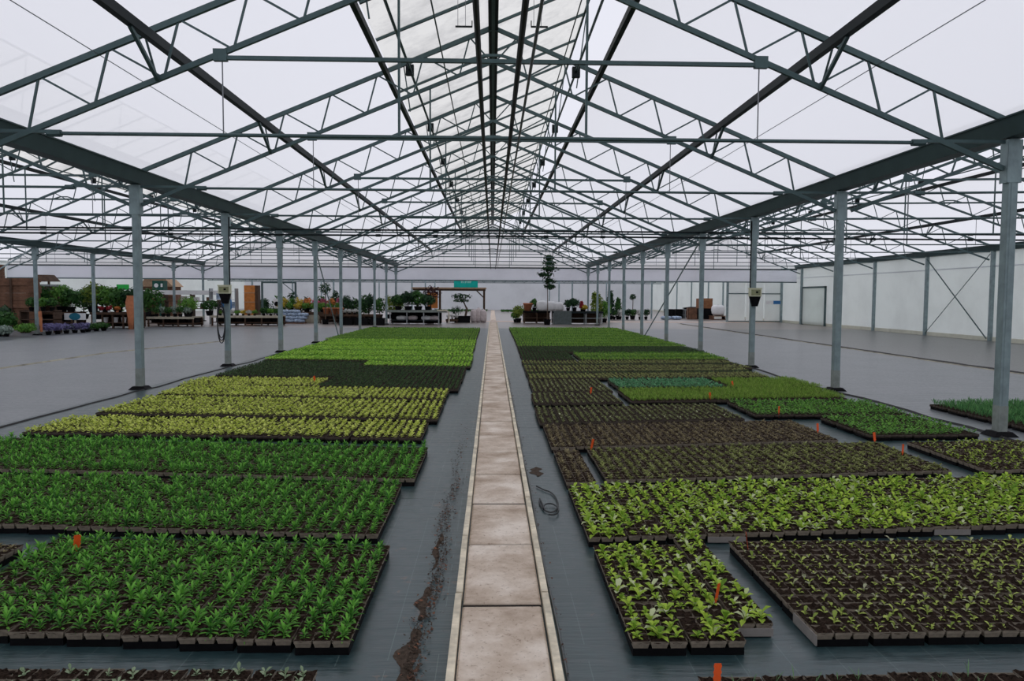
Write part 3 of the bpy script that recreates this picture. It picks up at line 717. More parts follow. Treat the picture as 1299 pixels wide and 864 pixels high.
BOXF = np.array([(0, 3, 2, 1), (4, 5, 6, 7), (0, 1, 5, 4), (1, 2, 6, 5), (2, 3, 7, 6), (3, 0, 4, 7)])
def boxes(B, x0, x1, y0, y1, z0, z1, mi):
    """arrays of boxes in one go"""
    n = len(x0)
    V = np.stack([np.stack([a, b, c], 1) for a, b, c in ((x0, y0, z0), (x1, y0, z0), (x1, y1, z0), (x0, y1, z0), (x0, y0, z1), (x1, y0, z1), (x1, y1, z1), (x0, y1, z1))], 1).reshape(-1, 3)
    F = (BOXF[None] + (np.arange(n) * 8)[:, None, None]).reshape(-1, 4)
    B.add(V, np.zeros((0, 3), int), F, mi)
def stuffbed(B, sp, x0, sgn, cols, y0, y1, rows, skew, nmax, rowlen=None, thin=1.0, pat=(0,)):
    """rows x cols trays from the path outwards; row pitch fills y0..y1"""
    pitch = (y1 - y0) / rows; L = (rowlen or 0.9) * pitch; ny = max(2, round(L / .09)); pw = L / ny
    c, r = np.meshgrid(np.arange(cols), np.arange(rows)); c = c.ravel(); r = r.ravel()
    cx = x0 + sgn * .28 * (c + .5) + rng.uniform(-.01, .01, len(c)); cy = y0 + r * pitch + skew * .28 * (c + .5) + rng.uniform(-.02, .02, len(c))
    w = .134; o = np.ones(len(c))
    boxes(B, cx - w + .01, cx + w - .01, cy + .01, cy + L - .01, 0 * o, .04 * o, 0)
    # pots: a box each, soil top
    ii, jj = np.meshgrid(np.arange(3), np.arange(ny)); ii = ii.ravel(); jj = jj.ravel()
    X = (cx[:, None] + (ii - 1)[None] * .09).ravel(); Y = (cy[:, None] + (jj + .5)[None] * pw).ravel(); o = np.ones(len(X))
    h = .0425; hy = pw / 2 - .003
    boxes(B, X - h, X + h, Y - hy, Y + hy, .036 * o, .07 * o, 1)
    s = .039; sy = hy - .004
    V = np.stack([np.stack([X + a * s, Y + b * sy, .0715 * o], 1) for a, b in ((-1, -1), (1, -1), (1, 1), (-1, 1))], 1).reshape(-1, 3)
    B.add(V, np.zeros((0, 3), int), np.arange(len(X) * 4).reshape(-1, 4), 2)
    RW = np.repeat(np.array(pat)[r % len(pat)], len(ii))
    keep = rng.random(len(X)) < SP[sp]['p'] * thin; X, Y, RW = X[keep], Y[keep], RW[keep]
    which = rng.integers(0, 6, len(X)) + 6 * RW
    for k in range(6 * (1 + max(pat))):
        V, F = plant_arrays(sp, rng, True, nmax); F = np.array(F)
        sel = which == k; n = int(sel.sum())
        if not n: continue
        a = rng.uniform(0, 6.28, n); sc = rng.uniform(.8, 1.2, n)
        ca, sa = np.cos(a) * sc, np.sin(a) * sc
        P = np.empty((n, len(V), 3))
        P[:, :, 0] = V[None, :, 0] * ca[:, None] - V[None, :, 1] * sa[:, None] + (X[sel] + rng.uniform(-.01, .01, n))[:, None]
        P[:, :, 1] = V[None, :, 0] * sa[:, None] + V[None, :, 1] * ca[:, None] + (Y[sel] + rng.uniform(-.01, .01, n))[:, None]
        P[:, :, 2] = V[None, :, 2] * sc[:, None] + .07
        B.add(P.reshape(-1, 3), (F[None] + (np.arange(n) * len(V))[:, None, None]).reshape(-1, 3), np.zeros((0, 4), int), 3 + k // 6)
def stuffobj(name, sp, label, beds, alt=None, pat=(0,)):
    B = Big()
    for b in beds: stuffbed(B, sp, *b, pat=pat)
    o = ob(name, B.mesh(name, [M['black'], M['pot_dark'], M['soil'], LM[sp], LM[alt or sp]]))
    tag(o, label, 'seedling trays'); stuff(o)
stuffobj('viola_trays', 'viola', 'rows of trays with yellow green seedlings left of the path', [
    (-.80, -1, 17, 8.55, 9.66, 3, .08, 9), (-.72, -1, 17, 9.86, 11.52, 4, .12, 9), (-.74, -1, 17, 11.78, 13.0, 3, .11, 9), (-3.15, -1, 9, 13.45, 14.7, 3, .06, 9)])
stuffobj('dark_green_trays', 'darklow', 'dark low seedling trays behind the yellow green rows left of the path', [
    (-.58, -1, 9, 13.1, 17.0, 8, .12, 8), (-3.1, -1, 9, 15.0, 18.4, 7, .08, 8)])
stuffobj('bright_green_trays', 'bright', 'bright green leafy trays filling the left bed farther back', [
    (-.5, -1, 9, 17.3, 18.6, 3, .10, 7), (-.5, -1, 19, 18.75, 20.6, 4, .08, 7), (-.55, -1, 19, 20.75, 22.8, 4, .06, 7), (-.55, -1, 19, 22.95, 25.2, 5, .05, 6), (-.57, -1, 19, 25.35, 27.6, 5, .03, 6)], 'bright2', (0, 0, 1))
stuffobj('fresh_green_trays', 'fresh', 'mid green trays at the far end of both beds', [
    (-.6, -1, 20, 27.9, 38.2, 22, 0, 5), (.85, 1, 20, 27.8, 38.8, 24, 0, 5), (2.3, 1, 14, 19.2, 21.6, 5, .06, 6), (.83, 1, 20, 24.4, 27.5, 6, .03, 6)], 'fresh2', (0, 1, 0, 0, 1))
stuffobj('dotted_trays', 'dotted', 'dark trays with tiny pale dots right of the path behind the brown bed', [
    (.62, 1, 10, 9.56, 11.0, 3, .15, 8), (.64, 1, 5, 11.35, 12.55, 3, .12, 8), (.70, 1, 5, 12.75, 14.6, 4, .1, 8)])
stuffobj('olive_trays', 'olive', 'dull olive trays in thin rows farther up the right bed', [
    (.72, 1, 18, 14.8, 16.6, 4, .1, 7), (.74, 1, 19, 16.8, 18.9, 5, .08, 7)], 'darklow', (0, 0, 1))
stuffobj('dark_trays', 'darklow', 'dark trays in the right bed beside the pale green rows', [
    (.78, 1, 5, 19.1, 21.6, 5, .06, 7), (.80, 1, 20, 21.9, 24.2, 5, .04, 7)])
stuffobj('feathery_trays', 'feather', 'fine feathery bright green trays in the middle of the right bed', [
    (2.18, 1, 13, 11.62, 13.0, 3, .11, 12), (4.35, 1, 6, 13.35, 14.8, 3, .06, 12)])
stuffobj('bluish_trays', 'bluish', 'bluish green trays behind the feathery green trays', [(2.25, 1, 7, 13.25, 14.6, 3, .08, 9)])
stuffobj('mid_green_trays', 'mid', 'medium green leafy trays beside the right post row', [
    (3.68, 1, 8, 10.3, 11.65, 3, .02, 9), (4.5, 1, 5, 8.75, 10.1, 3, .06, 9)])
stuffobj('onion_trays', 'onion', 'grassy upright seedling trays outside the right post row', [(6.78, 1, 10, 9.15, 11.4, 5, .02, 9)])

# orange plant labels stuck in the trays
lab_me = MB()
lab_me.box(-.022, .022, -.001, .001, .012, .085)
for i in range(4): lab_me.box(-.026, -.022, -.001, .001, .018 + i * .018, .026 + i * .018); lab_me.box(.022, .026, -.001, .001, .018 + i * .018, .026 + i * .018)
lab_me.add([(-.008, -.001, .012), (.008, -.001, .012), (0, -.001, -.045), (-.008, .001, .012), (.008, .001, .012), (0, .001, -.045)], [(0, 2, 1), (3, 4, 5), (0, 3, 5, 2), (1, 2, 5, 4)])
lab_me = lab_me.mesh('plant_label', M['orange'])
for x, y, r, l in ((-2.62, 4.72, .5, 'in the back row of the nearest left bed'), (1.66, 4.72, 1.3, 'at the inner back corner of the sparse bed'), (1.19, 3.86, .9, 'in the nearest lime block'),
                   (.93, 2.98, .4, 'in the front strip right of the path'), (4.34, 8.3, .4, 'at the outer end of the olive bed, rear one'), (4.28, 7.62, .6, 'at the outer end of the olive bed, front one'),
                   (3.95, 8.9, .5, 'at the outer end of the brown bed'), (4.02, 10.32, .7, 'at the corner of the medium green trays'), (1.06, 7.9, .8, 'at the inner corner of the olive bed'),
                   (1.66, 12.5, .6, 'among the dotted trays'), (3.5, 11.85, .3, 'in the feathery green trays'), (4.4, 13.5, .4, 'between the bluish and feathery trays'), (-3.35, 14.2, .5, 'between yellow green and dark rows')):
    o = tag(ob('plant_label', lab_me, None, (x, y, .078), r, (.8, 1, 1.3)), 'orange plastic plant label ' + l, 'label', 'orange plant labels')
    o.rotation_euler = (random.uniform(-.25, .25), random.uniform(-.3, .3), r)

# litter and hose beside the path
def flakes(name, n, fx, fy, mat, label, size=(.008, .022)):
    mb = MB()
    for i in range(n):
        y = fy(); x = fx(y); s = random.uniform(*size); a = random.uniform(0, 6.28); z = random.uniform(.004, .02)
        d = [(math.cos(a + k * PI / 2) * s * (1 if k % 2 else .5), math.sin(a + k * PI / 2) * s * (1 if k % 2 else .5)) for k in range(4)]
        mb.add([(x + p[0], y + p[1], z + random.uniform(-.003, .008)) for p in d], [(0, 1, 2, 3)])
    o = tag(part(name, mb, mat, None), label, 'litter'); stuff(o)
yy = lambda: 3.0 + abs(random.gauss(0, 2.8))
lx = lambda y: -.335 + random.gauss(0, .035) + .025 * math.sin(y * 3.1)
flakes('leaf_litter', 380, lx, yy, M['litter'], 'dead leaves gathered along the left kerb of the path', (.005, .015))
flakes('soil_crumbs', 1100, lambda y: -.345 + random.gauss(0, .028) + .02 * math.sin(y * 3.1), lambda: 3.0 + abs(random.gauss(0, 2.4)), M['dirt'], 'dark soil crumbs scattered along the left kerb of the path', (.004, .012))
flakes('leaf_litter', 200, lambda y: .335 + abs(random.gauss(0, .018)), lambda: random.uniform(3, 16), M['litter'], 'dark crumbs and leaves along the right kerb of the path', (.005, .014))
flakes('leaf_litter', 110, lambda y: .06 + random.uniform(-.19, .19), lambda: random.uniform(2.9, 12), M['litter'], 'small leaf crumbs scattered on the concrete slabs', (.003, .009))
for k, (ya, yb, xc, w) in enumerate(((3.15, 3.75, -.385, .05), (3.85, 4.3, -.375, .03), (4.6, 5.3, -.36, .02), (7.0, 7.4, .44, .06))):
    mb = MB(); n = 44
    for i in range(n):
        y = ya + (yb - ya) * i / (n - 1); ww = w * (math.sin(PI * (i + .5) / n) ** .5) * (1 + .35 * math.sin(i * .33 + k) + random.uniform(-.06, .06)); j = .012 * math.sin(i * .21)
        mb.v += [(xc - ww + j, y, .0012), (xc + j, y, .005), (xc + ww * .8 + j, y, .0012)]
    for i in range(n - 1): o = 3 * i; mb.f += [(o, o + 1, o + 4, o + 3), (o + 1, o + 2, o + 5, o + 4)]
    mb.m = [0] * len(mb.f)
    o = tag(part('soil_smear', mb, M['dirt'], None, None, True), f'thin smear of spilled soil by the {"right" if xc > 0 else "left"} kerb, {ORD[k+1]} one', 'soil'); stuff(o)
pts = [(.40, 6.6, .012)] + [(.47 + .075 * math.sin(a) , 6.15 + .30 * math.cos(a) - .02 * a, .012) for a in np.linspace(0, 5.2, 22)] + [(.42, 5.95, .012)] + [(.47 + .06 * math.sin(a), 5.85 + .16 * math.cos(a), .02) for a in np.linspace(-1.5, 3.6, 16)]
tag(part('hose', MB().tube(pts, .006, 6), M['hose'], None), 'thin black hose lying in loops beside the right kerb', 'hose')
tag(part('hose', MB().tube([(.337 + .006 * math.sin(y * 2.2), y, .012) for y in np.arange(2.5, 16, .4)], .007, 6), M['pipe2'], None), 'thin grey drip hose running along the right kerb', 'hose')

# ------------------------------------------------------------------ display area at the far end
def cards(mb, n, c, r, s, shell=.55, mi=0):
    for i in range(n):
        d = np.array([random.gauss(0, 1) for _ in range(3)]); d /= np.linalg.norm(d); k = random.uniform(shell, 1.0)
        p = np.array(c) + d * np.array(r) * k
        u = np.array([random.gauss(0, 1) for _ in range(3)]); u -= d * np.dot(u, d) * .6; u /= np.linalg.norm(u); v = np.cross(d, u); v /= np.linalg.norm(v) + 1e-6
        q = s * random.uniform(.7, 1.3)
        mb.add([p - u * q, p + v * q * .5, p + u * q, p - v * q * .5], [(0, 1, 2, 3)], mi)
LG = {
 'g': leafmat('shrub_green', (.02, .07, .018), (.06, .16, .035), dark=(.012, .035, .012)),
 'yg': leafmat('shrub_yellow_green', (.10, .17, .03), (.26, .34, .06), dark=(.04, .08, .02)),
 'dk': leafmat('shrub_dark', (.012, .04, .018), (.035, .09, .035), dark=(.008, .02, .01)),
 'lg': leafmat('shrub_light_green', (.06, .17, .03), (.16, .34, .06), dark=(.03, .08, .02)),
 'sv': leafmat('silver_leaf', (.16, .22, .18), (.34, .42, .36)),
 'lv': leafmat('lavender_bloom', (.10, .09, .20), (.24, .22, .42), dark=(.06, .1, .06)),
 'rd': leafmat('dark_red_leaf', (.04, .016, .018), (.09, .03, .03)),
 'pk': leafmat('pink_bloom', (.42, .07, .16), (.62, .18, .26), dark=(.08, .16, .04)),
 'or': leafmat('orange_bloom', (.50, .16, .04), (.70, .28, .08), dark=(.08, .16, .04)),
 'ye': leafmat('yellow_bloom', (.42, .30, .03), (.60, .48, .08), dark=(.10, .18, .03)),
 'wh': leafmat('white_bloom', (.5, .5, .48), (.72, .72, .70), dark=(.06, .14, .05)),
 're': leafmat('red_bloom', (.28, .02, .03), (.46, .05, .06), dark=(.04, .1, .03)),
}
def shrub(x, y, z, rx, h, key, label, name='potted_shrub', cat='plant', n=150, s=.07, pot='black', group=None, conic=False):
    t = thing(name, label, cat, (x, y, z), 0, group); n = int(n * 1.9); s *= 1.18
    ph = min(.28, h * .3)
    if pot: part('pot', MB().lathe([(rx * .30, 0), (rx * .42, ph), (rx * .38, ph), (rx * .36, ph - .03)], 10), M[pot], t)
    mb = MB()
    if conic:
        for k in range(4):
            f = k / 4; cards(mb, n // 4, (0, 0, ph + (h - ph) * (.16 + .8 * f) * .95), (rx * (1 - .75 * f), rx * (1 - .75 * f), (h - ph) * .17), s, .4)
    else:
        cards(mb, n * 2 // 3, (0, 0, ph + (h - ph) * .5), (rx, rx, (h - ph) * .5), s)
        for k in range(3): cards(mb, n // 9, (random.uniform(-.5, .5) * rx, random.uniform(-.5, .5) * rx, ph + (h - ph) * random.uniform(.5, .85)), (rx * .45,) * 2 + ((h - ph) * .25,), s)
    part('foliage', mb, LG[key], t)
    part('stem', MB().tube([(0, 0, ph * .8), (0, 0, h * .6)], max(.012, rx * .05), 6), M['trunk'], t)
    return t
def standard(x, y, z, rc, h, key, label, pot='black', crown=None):
    t = thing('standard_tree', label, 'tree', (x, y, z))
    part('pot', MB().lathe([(.16, 0), (.22, .3), (.2, .3), (.19, .27)], 12), M[pot], t)
    part('trunk', MB().tube([(0, 0, .25), (.02, 0, h - rc * 1.1)], .028, 7), M['trunk'], t)
    mb = MB(); cards(mb, 170, (0, 0, h - rc), (rc, rc, rc * .95), .075); part('crown', mb, LG[key], t)
    return t
def bench(x0, x1, y, d, z, label, mat='beige', slats=True, name='display_bench', legs=4, shelf=None, lm='darkwood', rot=0.0):
    c = (x0 + x1) / 2; w = (x1 - x0) / 2
    t = thing(name, label, 'bench', (c, y, 0), rot)
    if slats:
        nn = 6
        me = MB().box(-w, w, -d / nn / 2 + .012, d / nn / 2 - .012, z - .03, z).mesh('top_slat', M[mat])
        for i in range(nn): ob('top_slat', me, t, (0, (i + .5) * d / nn, 0))
    else: part('tabletop', MB().box(-w, w, 0, d, z - .03, z), M[mat], t)
    part('rim', MB().box(-w, w, -.03, 0, z - .1, z + .02).box(-w, w, d, d + .03, z - .1, z + .02), M[mat], t)
    for i in range(legs):
        xx = -w + .08 + (2 * w - .16) * i / (legs - 1)
        for yy_ in (.05, d - .05): part('leg', MB().box(xx - .035, xx + .035, yy_ - .035, yy_ + .035, 0, z - .03), M[lm], t)
    part('underbench_shade', MB().box(-w, w, d - .02, d, .06, z - .1), M['darkwood'], t)  # added dark sheet standing in for the shade under the bench
    if shelf: part('shelf', MB().box(-w, w, .02, d - .02, shelf - .03, shelf), M[lm], t)
    return t
def crate(x, y, z, sx, sy, sz, mat, label, name='crate', cat='crate', group=None):
    t = thing(name, label, cat, (x, y, z), 0, group)
    w = .02
    part('body', MB().box(-sx, sx, -sy, -sy + w, 0, sz).box(-sx, sx, sy - w, sy, 0, sz).box(-sx, -sx + w, -sy, sy, 0, sz).box(sx - w, sx, -sy, sy, 0, sz).box(-sx, sx, -sy, sy, 0, .02), M[mat], t)
    part('rim', MB().box(-sx - .01, sx + .01, -sy - .015, -sy, sz - .05, sz).box(-sx - .01, sx + .01, sy, sy + .015, sz - .05, sz), M[mat], t)
    return t
def bag(x, y, z, rx, ry, rz, mat, label, group=None, name='sack'):
    t = thing(name, label, 'sack', (x, y, z), random.uniform(-.2, .2), group)
    part('body', MB().blob((0, 0, rz), (rx, ry, rz), 0, 12, 8, .06, .6), M[mat], t, None, True)
    part('neck', MB().lathe([(rx * .25, rz * 1.85), (rx * .12, rz * 2.02), (rx * .2, rz * 2.12)], 8), M[mat], t, None, True)
    return t

# far left: stacked boards, kiosk, shrubs on benches
t = thing('board_stack', 'stack of brown weathered boards behind the shrubs at the far left', 'boards', (-23.2, 36.2, 0))
me = MB().box(-.74, .74, -.5, .5, 0, .171).mesh('board', M['wood'])
for i in range(14):
    for j in (-1, 1): ob('board', me, t, (j * .76 + random.uniform(-.03, .03), random.uniform(-.05, .05), i * .175))
for i in range(2): part('cross_batten', MB().box(-.05 + (i * 1.5 - .75), .05 + (i * 1.5 - .75), -.6, -.56, 0, 2.44), M['darkwood'], t)
t = thing('board_stack', 'taller dark board stack at the left edge beyond the shrubs', 'boards', (-24.9, 37.5, 0))
me = MB().box(-.7, .7, -.5, .5, 0, .171).mesh('board', M['wood'])
for i in range(18): ob('board', me, t, (random.uniform(-.04, .04), 0, i * .175))
t = thing('kiosk', 'dark brown roofed kiosk with grey counter behind the left shrubs', 'kiosk', (-22.6, 38.6, 0))
part('roof', MB().add([(-.5, -.5, 2.35), (.5, -.5, 2.35), (.5, .5, 2.35), (-.5, .5, 2.35), (-.28, -.28, 2.68), (.3, -.28, 2.68), (.3, .3, 2.68), (-.28, .3, 2.68)], [(0, 1, 5, 4), (1, 2, 6, 5), (2, 3, 7, 6), (3, 0, 4, 7), (4, 5, 6, 7), (0, 3, 2, 1)]), M['darkwood'], t)
part('counter', MB().box(-.55, .5, -.5, .5, 2.1, 2.2), M['grey'], t); part('cabinet', MB().box(-.45, .45, -.45, .45, 0, 2.1), M['darkwood'], t)
for a in (-.42, .42): part('post', MB().box(a - .04, a + .04, -.45, -.37, 2.2, 2.35), M['darkwood'], t)
bench(-23.0, -20.5, 37.2, 1.2, .82, 'dark bench under the tall shrubs at the far left', 'darkwood', legs=4, shelf=.35)
bench(-20.1, -17.9, 38.0, 1.2, .80, 'dark bench with white pots below it, left of the front left post', 'darkwood', legs=5, shelf=.3)
SH = [(-22.3, 37.6, .82, .62, 1.35, 'g', 'dark bushy shrub'), (-21.4, 37.9, .82, .60, 1.4, 'lg', 'light green leafy shrub'), (-20.8, 37.6, .82, .5, 1.15, 'g', 'rounded green shrub'), (-20.2, 38.5, .80, .6, 1.6, 'yg', 'tall yellow green shrub'),
      (-19.6, 38.6, .80, .55, 1.3, 'lg', 'loose light green shrub'), (-19.0, 38.6, .80, .55, 1.25, 'g', 'broad dark shrub'), (-18.4, 38.6, .80, .5, 1.3, 'dk', 'dense dark evergreen shrub')]
for i, a in enumerate(SH): shrub(*a[:6], f'{a[6]}, {ORD[i+1]} along the left display benches', n=230, s=.085, group='shrubs on the left benches')
for i, (x, key) in enumerate(((-19.6, 're'), (-19.2, 're'), (-18.8, 'or'))):
    shrub(x, 38.12, .80, .17, .34, key, f'small potted {"red" if key == "re" else "orange"} flowering plant at bench front, {ORD[i+1]} from the left', 'flowering_plant', n=60, s=.04, pot='terracotta' if key == 'or' else 'white')
for i, x in enumerate((-19.5, -19.0, -18.6)): tag(part('white_pot', MB().lathe([(.09, 0), (.13, .26), (.115, .26), (.105, .22)], 10), M['white'], None, (x, 38.35, .30)), f'white plant pot on the shelf under the dark bench, {ORD[i+1]} from the left', 'pot', 'white pots under the bench')
shrub(-19.6, 30.6, 0, .55, 1.0, 'g', 'large leafy green plant at the left edge of the floor', n=220, s=.09)
shrub(-20.3, 31.5, 0, .6, 1.25, 'dk', 'dark green plant behind the silver cushion at the left', n=220, s=.09)
shrub(-18.55, 28.9, 0, .36, .52, 'sv', 'silver grey cushion plant at the left edge', n=260, s=.06, pot=None)
shrub(-18.75, 30.6, 0, .45, .55, 'lg', 'low mounded green plant beside the silver cushion plant', n=260, s=.06, pot=None)
for i in range(5): shrub(-18.6 + .06 * i, 31.9 + .55 * i, 0, .30, .50 - .02 * i, 'lv', f'lavender plant with violet blooms, {ORD[i+1]} from the camera', 'lavender', n=170, s=.05, group='lavender plants')
for i in range(3): shrub(-18.5 + .1 * i, 34.8 + .5 * i, 0, .32, .38, 'g', f'low dark green plant behind the lavender, {ORD[i+1]} back', n=150, s=.06)
for i in range(7): shrub(-24.6 + 1.0 * i, 41.6 + .25 * (i % 3), .35, .68, 1.75 + .2 * (i % 2), ('dk', 'g', 'g', 'dk', 'lg')[i % 5], f'tall dense shrub in the rear row behind the left benches, {ORD[i+1]} from left', n=190, s=.1, group='rear shrubs')
for i in range(5): crate(-22.7 + .5 * i, 37.6, .36, .22, .3, .32, 'black', f'black crate on the lower shelf of the far dark bench, {ORD[i+1]} from left', group='crates under the far dark bench')
for i in range(5): crate(-18.1 + .48 * i, 41.1, .21, .21, .35, .24, 'black', f'black crate under the nearer beige bench, {ORD[i+1]} from left', group='crates under the nearer beige bench')
for i in range(7): crate(-15.3 + .52 * i, 42.9, .21, .22, .35, .26, 'black', f'black crate under the long beige bench, {ORD[i+1]} from left', group='crates under the long beige bench')
for i in range(8): shrub(-16.2 + 1.0 * i, 53.6 + .3 * (i % 2), 0, .55, 1.5 + .25 * (i % 3), ('dk', 'g', 'dk')[i % 3], f'dark shrub in the back row beyond the flower table, {ORD[i+1]} from left', n=150, s=.1, group='shrubs beyond the flower table')
t = thing('rack', 'dark low shelf rack behind the lavender', 'rack', (-19.9, 33.6, 0))
for z in (.25, .6, .95): part('shelf', MB().box(-.75, .75, -.3, .3, z - .03, z), M['darkwood'], t)
for x in (-.72, .72): part('upright', MB().box(x - .03, x + .03, -.3, .3, 0, 1.0), M['darkwood'], t)
for i, x in enumerate((-20.3, -19.8, -19.4)): shrub(x, 33.6, .95, .26, .6, ('g', 'lg', 'g')[i], f'small leafy plant on the dark rack, {ORD[i+1]} from the left', n=110, s=.06)
t = thing('stake_sign', 'white board sign with teal oval on a stake by the left benches', 'sign', (-18.75, 34.2, 0))
part('board', MB().box(-.47, .47, -.015, .015, .56, .86), M['white'], t)
part('oval', MB().add([(.25 * math.cos(a), -.03, .71 + .16 * math.sin(a)) for a in np.linspace(0, 2 * PI, 25)[:-1]] + [(.25 * math.cos(a), -.015, .71 + .16 * math.sin(a)) for a in np.linspace(0, 2 * PI, 25)[:-1]], [tuple(range(24))] + [(i, i + 24, (i + 1) % 24 + 24, (i + 1) % 24) for i in range(24)]), M['tealblue'], t)
part('stake', MB().box(-.035, .035, -.01, .03, 0, .6), M['beige'], t)
tag(part('ribbon_banner', MB().box(-.05, .06, -.02, .02, .35, .7).box(-.02, .06, -.02, .02, .1, .35).box(-.07, .04, -.02, .02, .7, .95), M['terracotta'], None, (XLL + .22, ky(7) - .12, .05)), 'faded orange ribbon banner hanging on a display bench post', 'banner')
tag(part('urn', MB().lathe([(.12, 0), (.14, .6), (.2, 1.0), (.22, 1.35), (.15, 1.6), (.18, 1.66), (.14, 1.66)], 14), M['terracotta'], None, (-17.85, 37.5, .0), True), 'tall terracotta urn beside the dark shrub bench', 'urn')
# middle left benches
bench(-18.4, -15.9, 40.4, 1.3, .52, 'low beige slatted bench left of the control box post', 'beige', shelf=.2)
bench(-15.7, -11.9, 42.2, 1.3, .55, 'long low beige slatted bench behind the control box post', 'beige', legs=5, shelf=.2)
for i in range(6): shrub(-18.1 + .32 * i, 40.9 + .1 * (i % 2), .52, .28, .55, 'sv' if i % 2 else 'g', f'low {"silver" if i % 2 else "green"} plant on the nearer beige bench, {ORD[i+1]} from left', n=120, s=.05)
shrub(-16.6, 41.4, .52, .62, 1.15, 'lg', 'spreading feathery conifer on the nearer beige bench', n=260, s=.07)
shrub(-15.9, 42.6, .55, .5, .9, 'g', 'spreading green shrub between the two beige benches', n=200, s=.07)
for i in range(7): shrub(-15.3 + .32 * i, 42.6, .55, .2, .33, ('lg', 'ye', 'wh')[i % 3], f'small {("green", "yellow", "white")[i % 3]} plant along the long beige bench, {ORD[i+1]} from left', 'bedding_plant', n=70, s=.045)
for i in range(3): shrub(-12.9 + .4 * i, 42.7, .55, .24, .42, ('g', 'lg', 'g')[i], f'leafy plant at the far end of the long beige bench, {ORD[i+1]} from left', n=90, s=.06)
# shelving with goods behind
t = thing('shelving', 'long rack with white header boards and dark shelves behind the benches', 'shelving', (-18.1, 45.6, 0))
part('header', MB().box(-3.2, 1.6, -.04, .04, 1.72, 1.98), M['white'], t)
for z in (.9, 1.35): part('shelf', MB().box(-3.2, 1.6, -.02, .5, z - .04, z), M['darkwood'], t)
for x in (-3.2, -1.6, 0, 1.6): part('upright', MB().box(x - .05, x + .05, -.05, .5, 0, 1.75), M['darkwood'], t)
cm = [M['pinkbag'], M['terracotta'], M['white'], M['darkwood'], M['wood'], M['beige']]
for i in range(12): tag(part('goods_box', MB().box(-.14, .14, -.12, .12, 0, random.uniform(.22, .36)), cm[i % 6], None, (-20.9 + i * .38, 45.85, .9 if i % 2 else 1.35)), f'small boxed goods on the long rack, {ORD[i+1]} from left', 'box', 'boxes on the long rack')
t = thing('shed', 'brown wooden shed with pitched roof behind the long rack', 'shed', (-22.3, 50.6, 0))
part('wall', MB().box(-.95, .95, 0, 1.5, 0, 2.3), M['wood'], t); part('roof', MB().add([(-1.1, -.1, 2.25), (1.1, -.1, 2.25), (1.1, 1.6, 2.25), (-1.1, 1.6, 2.25), (-.8, -.1, 2.75), (.6, -.1, 2.75), (.6, 1.6, 2.75), (-.8, 1.6, 2.75)], [(0, 1, 5, 4), (1, 2, 6, 5), (2, 3, 7, 6), (3, 0, 4, 7), (4, 5, 6, 7), (0, 3, 2, 1)]), M['tanwood'], t)
part('doorway', MB().box(-.8, -.4, -.02, 0, 0, 2.0), M['black'], t)
t = thing('green_board', 'bright green board on two posts behind the left shrubs', 'sign', (-23.1, 47.6, 0))
part('board', MB().box(-.38, .38, -.02, .02, 2.0, 2.34), M['greensign'], t)
for x in (-.3, .3): part('post', MB().box(x - .03, x + .03, 0, .05, 0, 2.0), M['grey'], t)
t = thing('cube_sign', 'dark green cube sign with white round emblem on a post', 'sign', (-21.2, 48.5, 0))
part('cube', MB().box(-.35, .35, -.3, .3, 2.0, 2.6), M['dkgreen'], t); part('emblem', MB().lathe([(.13, -.01), (.13, .01)], 16), M['white'], t).matrix_local = Matrix.Translation((-.1, -.31, 2.3)) @ Matrix.Rotation(PI / 2, 4, 'X')
part('emblem', MB().box(.18, .3, -.315, -.3, 2.2, 2.42), M['white'], t); part('post', MB().box(-.05, .05, -.05, .05, 0, 2.0), M['dkgreen'], t)
t = thing('goods_rack', 'white metal rack with blue and white packs left of the control box', 'rack', (-15.9, 44.9, 0))
for z in (.95, 1.45, 1.95): part('shelf', MB().box(-.75, .75, -.25, .25, z - .03, z), M['white'], t)
for x in (-.75, .75): part('upright', MB().box(x - .03, x + .03, -.25, .25, 0, 2.1), M['grey'], t)
for i in range(5): tag(part('pack', MB().box(-.11, .11, -.1, .1, 0, .36), [M['white'], M['bluebag'], M['blue']][i % 3], None, (-16.5 + .3 * i, 44.9, 1.45 if i % 2 else .95)), f'upright pack on the white metal rack, {ORD[i+1]} from left', 'pack', 'packs on the white rack')
tag(part('barrel', MB().lathe([(.2, 0), (.24, .1), (.24, .5), (.2, .6), (.18, .58)], 14), M['blue'], None, (-15.0, 42.9, .88), True), 'blue plastic barrel on a white stand left of the control box post', 'barrel')
tag(part('barrel_stand', MB().box(-.25, .25, -.25, .25, .82, .88).box(-.24, -.18, -.24, .24, 0.55, .82).box(.18, .24, -.24, .24, 0.55, .82), M['white'], None, (-15.0, 42.9, 0)), 'small white stand under the blue barrel', 'stand')
t = thing('wooden_cabinet', 'tall orange timber cabinet right of the control box post', 'cabinet', (-14.6, 45.8, 0))
part('body', MB().box(-.32, .32, -.25, .25, 0, 2.3), M['orangewood'], t)
for z in (.75, 1.3, 1.85): part('batten', MB().box(-.33, .33, -.275, -.25, z - .02, z + .02), M['tanwood'], t)
part('side_panel', MB().box(.32, .5, -.25, .25, 0, 2.3), M['darkwood'], t)
t = thing('steel_gantry', 'dark steel frame gantry behind the orange cabinet', 'frame', (-14.8, 52.5, 0))
part('beam', MB().box(-1.2, 1.2, -.05, .05, 2.55, 2.65), M['truss'], t)
for x in (-1.15, 1.15): part('post', MB().box(x - .06, x + .06, -.06, .06, 0, 2.6), M['truss'], t)
part('brace', MB().bar((1.1, 0, 1.9), (.3, 0, 2.55), .05), M['truss'], t)
t = thing('storage_box', 'white boxy storage container with dark round opening behind the benches', 'container', (-13.7, 50.5, 0))
